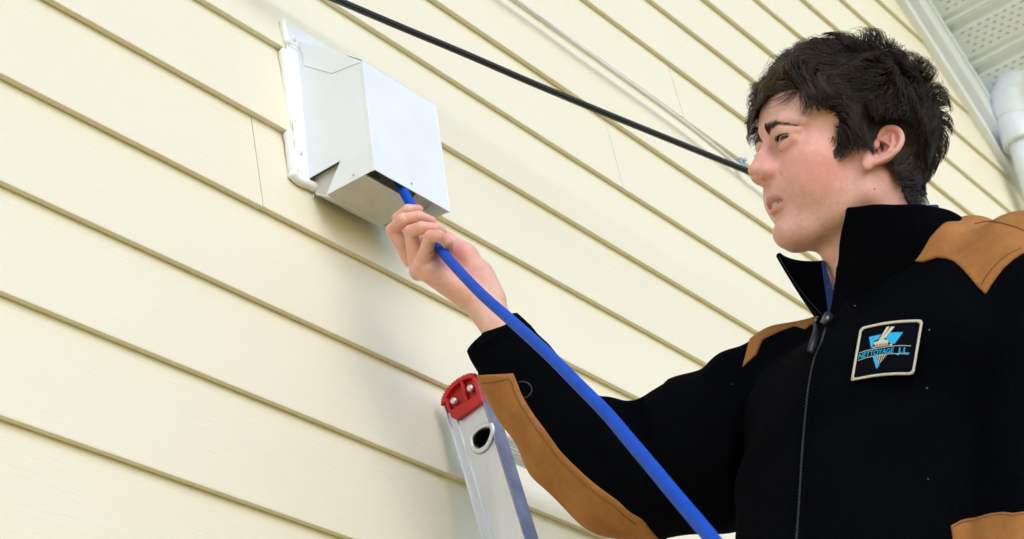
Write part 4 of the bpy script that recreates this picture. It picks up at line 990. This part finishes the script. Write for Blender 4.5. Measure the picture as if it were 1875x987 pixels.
SC = [((1530, 578, 2.250), (1531, 490, 2.226)), ((1590, 545, 2.205), (1602, 440, 2.185)), ((1672, 470, 2.19), (1688, 381, 2.195)), ((1722, 440, 2.29), (1712, 385, 2.30)), ((1625, 490, 2.37), (1615, 445, 2.37)), ((1540, 560, 2.34), (1520, 484, 2.35)), ((1521, 578, 2.262), (1506, 484, 2.285))]
SHIRT = empty('shirt_group', (0, 0, 0)); bpy.data.objects.remove(SHIRT)
loft('shirt_collar', SC, bs.m, .0022, 80, 8, .001)
def drape(name, poly, mat, off, th):
    """cloth laid on the neck: sampled over an outline, each point set on the skin below it"""
    P = np.array(poly, float); hits = []
    for x in np.linspace(P[:, 0].min(), P[:, 0].max(), 9):
        for y in np.linspace(P[:, 1].min(), P[:, 1].max(), 9):
            h = HB.ray_cast(Vector(CAM_C), Vector(unit(ray(x, y))))
            if h[0] is not None: hits.append((x, y, to_cam(np.array(h[0]))[2]))
    H = np.array(hits); mx, my = P.mean(0); A = np.stack([np.ones(len(H)), H[:, 0] - mx, H[:, 1] - my], 1); c, *_ = np.linalg.lstsq(A, H[:, 2], rcond=None); b = min(0, (H[:, 2] - A @ c).min())
    V = [at(x, y, c @ np.array([1, x - mx, y - my]) + b - o) for o in (off, off - th) for x, y in poly]; n = len(poly)
    bm_ = bmesh.new(); vs_ = [bm_.verts.new(Vector(q)) for q in V]; f1 = bm_.faces.new(vs_[:n]); f2 = bm_.faces.new(vs_[n:][::-1])
    for k in range(n): bm_.faces.new((vs_[k], vs_[(k + 1) % n], vs_[n + (k + 1) % n], vs_[n + k]))
    bmesh.ops.triangulate(bm_, faces=[f1, f2]); bmesh.ops.recalc_face_normals(bm_, faces=bm_.faces); bm_.verts.index_update(); Vv = [tuple(q.co) for q in bm_.verts]; Ff = [tuple(q.index for q in g_.verts) for g_ in bm_.faces]; bm_.free()
    return bevel(mesh_obj(name, Vv, Ff, mat, PERSON), .0008, 2)
drape('shirt_flap', [(1503, 476), (1511, 480), (1518, 506), (1528, 540), (1534, 560), (1530, 590), (1518, 590), (1511, 530)], bs.m, .004, .003)
# ---------------------------------------------------------------- zip: tape, teeth, slider, pull
def cuff():
    cs = [cp(903, 609, 2.470), cp(910, 619, 2.469), cp(922, 634, 2.467), cp(934, 650, 2.465), cp(948, 668, 2.462)]; rs = [.0415, .0435, .0455, .0460, .0485]
    ax = unit(cs[0] - cs[-1] + np.array([0, 0, -.014])); e1 = unit(np.cross(ax, [0, 0, 1.0])); e2 = np.cross(ax, e1); ns = 64; a = np.arange(ns) / ns * 2 * math.pi
    rings = []
    def rg(c, r, wob): return c + (np.cos(a)[:, None] * e1 + np.sin(a)[:, None] * e2 * .92) * (r + wob * np.sin(a * 3 + 1) + wob * .6 * np.sin(a * 5))[:, None]
    for c, r in zip(cs[::-1], rs[::-1]): rings.append(rg(c, r, .0010))
    for q in (35, 80, 125): rings.append(rg(cs[0] + ax * .003 * math.sin(math.radians(q)), rs[0] - .003 + .003 * math.cos(math.radians(q)), .0010))
    for c, r in zip(cs, rs): rings.append(rg(c, r - .0065, .0010))
    V = from_cam(np.concatenate(rings)); Fq = [(i * ns + j, i * ns + (j + 1) % ns, (i + 1) * ns + (j + 1) % ns, (i + 1) * ns + j) for i in range(len(rings) - 1) for j in range(ns)]
    mesh_obj('cuff', V, Fq, MAT_FL, JACKET, True)
cuff()
zt = plain('zip_black', (.012, .012, .014), .45); zg = plain('zip_teeth', (.030, .034, .042), .4, .5, .3)
ZP = [(1521, 574), (1515, 600), (1506, 630), (1495, 655), (1487, 690), (1481, 730), (1476, 780), (1472, 830), (1469, 880), (1465, 940), (1461, 990), (1456, 1060)]
ZIP = empty('zip', on_jacket(1495, 655)[0]); ZIP.parent = PERSON; ZIP.location = Vector(on_jacket(1495, 655)[0]) - PERSON.location
Q = catmull2(ZP, 170); pts = [on_jacket(x, y, .0012) for x, y in Q]; Pz = np.array([p for p, n in pts if p is not None]); Nz = np.array([n for p, n in pts if p is not None])
kr = np.ones(9) / 9; Pz = np.stack([np.convolve(np.pad(Pz[:, i], 4, 'edge'), kr, 'valid') for i in range(3)], 1) + Nz * .001
Tz = unit(np.gradient(Pz, axis=0)); Bz = unit(np.cross(Tz, Nz))
V = np.concatenate([Pz + Bz * a + Nz * b for a, b in ((-.009, -.004), (-.0050, .0004), (.0050, .0004), (.009, -.004))]); n = len(Pz)
mesh_obj('zip_tape', V, [(j * n + i, j * n + i + 1, (j + 1) * n + i + 1, (j + 1) * n + i) for j in range(3) for i in range(n - 1)], MAT_FL, ZIP, True)
def teeth(P, N, B, step, mat, parent, w=.0022):
    s = np.concatenate([[0], np.cumsum(np.linalg.norm(np.diff(P, axis=0), axis=1))]); m = int(s[-1] / step); parts = []
    for k in range(m):
        q = k * step; c = np.array([np.interp(q, s, P[:, i]) for i in range(3)]); i = min(len(P) - 2, int(np.searchsorted(s, q))); t = unit(P[min(i + 1, len(P) - 1)] - P[max(i - 1, 0)]); b, nn = B[i], N[i]
        sh = w * .5 * (1 if k % 2 else -1); o = c + b * sh
        pp = [o + t * a * step * .33 + b * e * w + nn * h for h in (0, .0009) for a, e in ((-1, -1), (1, -1), (1, 1), (-1, 1))]
        parts.append((pp, [(0, 3, 2, 1), (4, 5, 6, 7), (0, 1, 5, 4), (1, 2, 6, 5), (2, 3, 7, 6), (3, 0, 4, 7)]))
    v, f = join(parts); tag(mesh_obj('zip_teeth', v, f, mat, parent), kind='stuff')
teeth(Pz, Nz, Bz, .0022, zg, ZIP, .0011)
eN = unit(CN_[0]); eP = CP_[0][::-1]; eB = unit(CP_[0] - CP_[3]); teeth(eP + eB[::-1] * .004, eN[::-1] if eN.ndim > 1 else np.tile(eN, (len(eP), 1)), eB[::-1], .0026, zg, ZIP, .0016)
eN = unit(CN_[-1]); eP = CP_[-1]; eB = unit(CP_[-1] - CP_[-4]); teeth(eP + eB * .004, eN, eB, .0026, zg, ZIP, .0016)
def zpt(x, y, o): return on_jacket(x, y, o)[0]
c = at(1519, 577, to_cam(zpt(1516, 592, .004))[2] - .006); sv_ = plain('slider_metal', (.10, .105, .11), .3, .5, .8)
v, f = join([tube([c, c + (zpt(1510, 606, .006) - c) * .8], [.0060, .0045], 8), tube([zpt(1512, 590, .011), zpt(1506, 602, .012)], .0018, 8)]); mesh_obj('slider', v, f, sv_, ZIP, True)
P = smooth_path([zpt(1508, 592, .010), zpt(1502, 600, .012), zpt(1498, 606, .010)], 8); v, f = tube(P, .0016, 8); mesh_obj('pull_ring', v, f, sv_, ZIP, True)
P = smooth_path([zpt(1505, 604, .010), zpt(1499, 625, .008), zpt(1491, 652, .007)], 12); T, N, B = frames(P); nn = -CAM_R[:, 2]
W2 = unit(np.cross(T, nn)) * np.interp(np.arange(12), [0, 8, 11], [.0022, .0042, .0036])[:, None]
V = np.concatenate([P - W2, P + W2, P + W2 + nn * .0025, P - W2 + nn * .0025]); n = 12
mesh_obj('pull_tab', V, [(j * n + i, j * n + i + 1, ((j + 1) % 4) * n + i + 1, ((j + 1) % 4) * n + i) for j in range(4) for i in range(n - 1)] + [(0, n, 2 * n, 3 * n), (n - 1, 4 * n - 1, 3 * n - 1, 2 * n - 1)], zt, ZIP, True)
# ---------------------------------------------------------------- chest patch
TL, TR, BR, BL = (np.array(q, float) for q in ((1575, 600), (1690, 585.5), (1673, 686.5), (1558, 698)))
def puv(u, v):                                          # u right 0..1, v down 0..1; top and bottom edges bow upwards
    p = (TL * (1 - u) + TR * u) * (1 - v) + (BL * (1 - u) + BR * u) * v
    return p + np.array([0, -4.2 * math.sin(math.pi * min(max(u, 0), 1))])
hp = [on_jacket(*puv(u, v))[0] for u in np.linspace(-.05, 1.05, 8) for v in np.linspace(-.05, 1.05, 8)]
hc = to_cam(np.array(hp)); px8 = to_px(np.array(hp)); A = np.stack([np.ones(len(px8)), px8[:, 0] - 1624, px8[:, 1] - 642, (px8[:, 0] - 1624) ** 2 * .01, (px8[:, 1] - 642) ** 2 * .01], 1)
cf_, *_ = np.linalg.lstsq(A, hc[:, 2], rcond=None); bias = (hc[:, 2] - A @ cf_).min()
def pat(u, v, off):
    x, y = puv(u, v); d = cf_ @ np.array([1, x - 1624, y - 642, (x - 1624) ** 2 * .01, (y - 642) ** 2 * .01]) + bias - .001
    return at(x, y, d - off)
PATCH = empty('patch', pat(.5, .5, 0)); PATCH.parent = JACKET; PATCH.location = Vector(pat(.5, .5, 0)) - world_loc(JACKET)
def sheet(name, u0, v0, u1, v1, off, th, mat, nu=16, nv=12):
    us, vs_ = np.linspace(u0, u1, nu), np.linspace(v0, v1, nv)
    V = [pat(u, v, off) for v in vs_ for u in us] + [pat(u, v, off - th) for v in vs_ for u in us]; m = nu * nv; Fq = []
    for j in range(nv - 1):
        for i in range(nu - 1):
            a = j * nu + i; Fq += [(a, a + nu, a + nu + 1, a + 1), (m + a, m + a + 1, m + a + nu + 1, m + a + nu)]
    rim = [i for i in range(nu)] + [j * nu + nu - 1 for j in range(1, nv)] + [(nv - 1) * nu + i for i in range(nu - 2, -1, -1)] + [j * nu for j in range(nv - 2, 0, -1)]
    for a, b in zip(rim, rim[1:] + rim[:1]): Fq.append((a, b, m + b, m + a))
    return mesh_obj(name, V, Fq, mat, PATCH)
sheet('patch_cloth', .012, .012, .988, .988, .0012, .004, plain('patch_black', (.0022, .0028, .0060), .9, .05))
bcol = Mat('patch_border_thread', .7, .3); bcol.color(bcol.ramp(bcol.noise(420, 3), [(.3, (.50, .45, .32)), (.7, (.70, .66, .54))])); bcol.bump(bcol.noise(1200, 2), .6, .0005)
k = .06; q_ = .018; bp = [(k, 0), (.5, 0), (1 - k, 0), (1 - q_, q_), (1, k), (1, .5), (1, 1 - k), (1 - q_, 1 - q_), (1 - k, 1), (.5, 1), (k * .7, 1), (q_ * .6, 1 - q_ * .6), (0, 1 - k * .7), (0, .5), (0, k), (q_, q_)]
ring_ = []
for (a, b) in zip(bp, bp[1:] + bp[:1]):
    for t in np.linspace(0, 1, 9)[:-1]: ring_.append((a[0] * (1 - t) + b[0] * t, a[1] * (1 - t) + b[1] * t))
n = len(ring_); V = []
for i, (u, v) in enumerate(ring_):
    cu, cv_2 = .5 + (u - .5) * .93, .5 + (v - .5) * .915; wv = .0004 * (i % 2)
    V += [pat(.5 + (u - .5) * 1.01, .5 + (v - .5) * 1.01, -.001), pat(u, v, .0022 + wv), pat((u + cu) / 2, (v + cv_2) / 2, .0030 + wv), pat(cu, cv_2, .0020 + wv), pat(.5 + (cu - .5) * .995, .5 + (cv_2 - .5) * .995, .0008)]
mesh_obj('patch_border', V, [(i * 5 + j, i * 5 + j + 1, ((i + 1) % n) * 5 + j + 1, ((i + 1) % n) * 5 + j) for i in range(n) for j in range(4)], bcol.m, PATCH, True)
cy = plain('cyan_thread', (.02, .42, .72), .6, .3, var=.12, scale=300); cr = plain('cream_thread', (.62, .58, .46), .7, .3, var=.1, scale=300); nv_ = plain('navy_thread', (.004, .007, .02), .8)
# emblem, measured in crop pixels of the patch
def inv_uv(x, y):
    p = np.array([1540 + x * .1419, 570 + y * .1419]); u, v = .5, .5
    for _ in range(12):
        e = p - puv(u, v); Jm = np.stack([(puv(u + .01, v) - puv(u, v)) / .01, (puv(u, v + .01) - puv(u, v)) / .01], 1); d = np.linalg.solve(Jm, e); u += d[0]; v += d[1]
    return u, v
def emb(name, poly, mat, off):
    uv = [inv_uv(*p) for p in poly]; n = len(uv); V = [pat(u, v, off) for u, v in uv] + [pat(u, v, .0010) for u, v in uv]
    cen = pat(*np.mean(uv, 0), off); bm_ = bmesh.new(); vs1 = [bm_.verts.new(Vector(q)) for q in V]; fc = bm_.faces.new(vs1[:n])
    for i in range(n): bm_.faces.new((vs1[i], vs1[(i + 1) % n], vs1[n + (i + 1) % n], vs1[n + i]))
    bmesh.ops.triangulate(bm_, faces=[fc]); Vv = np.array([q.co for q in bm_.verts]); Ff = [tuple(q.index for q in g_.verts) for g_ in (bm_.verts.index_update(), bm_.faces)[1]]; bm_.free()
    return mesh_obj(name, Vv, Ff, mat, PATCH)
emb('triangle', [(362, 332), (520, 296), (480, 360), (420, 385), (410, 450), (385, 470)], cy, .0016)
emb('triangle', [(640, 272), (803, 268), (690, 420), (640, 415), (600, 380), (575, 340)], cy, .0016)
emb('triangle', [(408, 585), (455, 580), (490, 700), (457, 745)], cy, .0016)
emb('brush_handle', [(590, 200), (628, 197), (560, 300), (505, 375), (478, 385)], cr, .0020)
emb('brush_handle', [(645, 198), (692, 198), (650, 250), (575, 340), (545, 358), (605, 375), (608, 392), (418, 418), (420, 400), (500, 380), (560, 310)], cr, .0022)
for i in range(9): 
    x = 438 + i * 19.5; emb('bristle', [(x, 432 - i * 3.2), (x + 10, 430 - i * 3.2), (x + 14, 466 - i * 3.0), (x + 4, 468 - i * 3.0)], cr, .0019)
emb('brush_collar', [(420, 420), (608, 392), (612, 404), (424, 432)], cr, .0018); emb('brush_side', [(398, 470), (425, 452), (440, 470), (400, 478)], cr, .0018); emb('brush_side', [(615, 440), (640, 418), (662, 425), (660, 442)], cr, .0018)
for i in range(6):
    x = 462 + i * 21; y1 = 680 - i * 22; emb('bristle', [(x, 566 - i * 2), (x + 10, 565 - i * 2), (x + 34 - i * 2, y1), (x + 26 - i * 2, y1 + 6)], cr, .0019)
def band(pts, w, mat, off, name):
    C = catmull2(pts, 22); up = [(x, y - w / 2) for x, y in C]; dn = [(x, y + w / 2) for x, y in C[::-1]]
    n = len(C); uvu = [inv_uv(*p) for p in up]; uvd = [inv_uv(*p) for p in dn][::-1]
    V = [pat(*q, off) for q in uvu] + [pat(*q, off) for q in uvd]; mesh_obj(name, V, [(i, i + 1, n + i + 1, n + i) for i in range(n - 1)], mat, PATCH)
band([(235, 537), (320, 508), (420, 487), (520, 470), (640, 452), (760, 442), (900, 446)], 7, cr, .0019, 'banner_line')
band([(220, 636), (320, 600), (420, 578), (520, 560), (640, 548), (760, 547), (875, 552)], 7, cr, .0019, 'banner_line')
# lettering that follows the banner curve
def letters(txt, x0, x1, y_at, h, mat, off, shear=.22, weight=.0):
    cu = bpy.data.curves.new('lettering', 'FONT'); cu.body = txt; cu.offset = weight; to = bpy.data.objects.new('lettering_tmp', cu); COL.objects.link(to)
    dg_ = bpy.context.evaluated_depsgraph_get(); me = to.evaluated_get(dg_).to_mesh(); V = np.array([v.co for v in me.vertices]); Ff = [tuple(p.vertices) for p in me.polygons]; to.evaluated_get(dg_).to_mesh_clear(); bpy.data.objects.remove(to)
    w = V[:, 0].max() - V[:, 0].min(); hh = V[:, 1].max(); X = x0 + (V[:, 0] - V[:, 0].min()) / w * (x1 - x0); Yn = V[:, 1] / hh
    out = []
    for x, y in zip(X, Yn):
        yb = y_at(x); xx = x + y * h * shear; out.append(pat(*inv_uv(xx, yb - y * h(x) if callable(h) else yb - y * h), off))
    return mesh_obj('lettering', np.array(out), Ff, mat, PATCH)
yb = lambda x: np.interp(x, [215, 300, 400, 500, 600, 700, 800, 890], [620, 590, 570, 553, 541, 534, 532, 538])
letters('NETTOYAGE', 222, 672, yb, 66, cy, .0024, .20, .012); letters('J.L.', 722, 880, lambda x: yb(x) + 6, 74, cy, .0024, .15, .018)
# ---------------------------------------------------------------- trousers below the frame, so that he does not end in mid-air
TG = Grid(jt(-.3, -.3, .6).min() * np.zeros(3) + (JN0 + np.array([-.55, .35, -1.2])), JN0 + np.array([.45, 1.75, .35]), .014)
TG.ell(jt(0, 0, .72), (.12, .16, .18), .03, rot=Jq)
for sgn in (-1, 1): TG.chain([(jt(0, sgn * .09, .80), .085), (jt(.06, sgn * .10, 1.16), .070), (jt(-.02, sgn * .10, 1.56), .055)], .03)
tv, tf = surface_nets(TG.D, TG.lo, TG.h); mesh_obj('trousers', from_cam(tv), tf, plain('dark_denim', (.02, .03, .06), .9), PERSON, True)

# lint caught on the fleece
lr = np.random.default_rng(5); parts = []
for _ in range(13):
    x, y = lr.uniform(1000, 1870), lr.uniform(430, 985); p, n_ = on_jacket(x, y, .0006)
    if p is None or to_cam(p)[2] > 2.6: continue
    d_ = unit(lr.standard_normal(3)); parts.append(tube([p, p + d_ * lr.uniform(.0006, .0022)], .00035, 5))
v, f = join(parts); tag(mesh_obj('lint', v, f, plain('lint_white', (.35, .35, .36), .9), JACKET), kind='stuff')
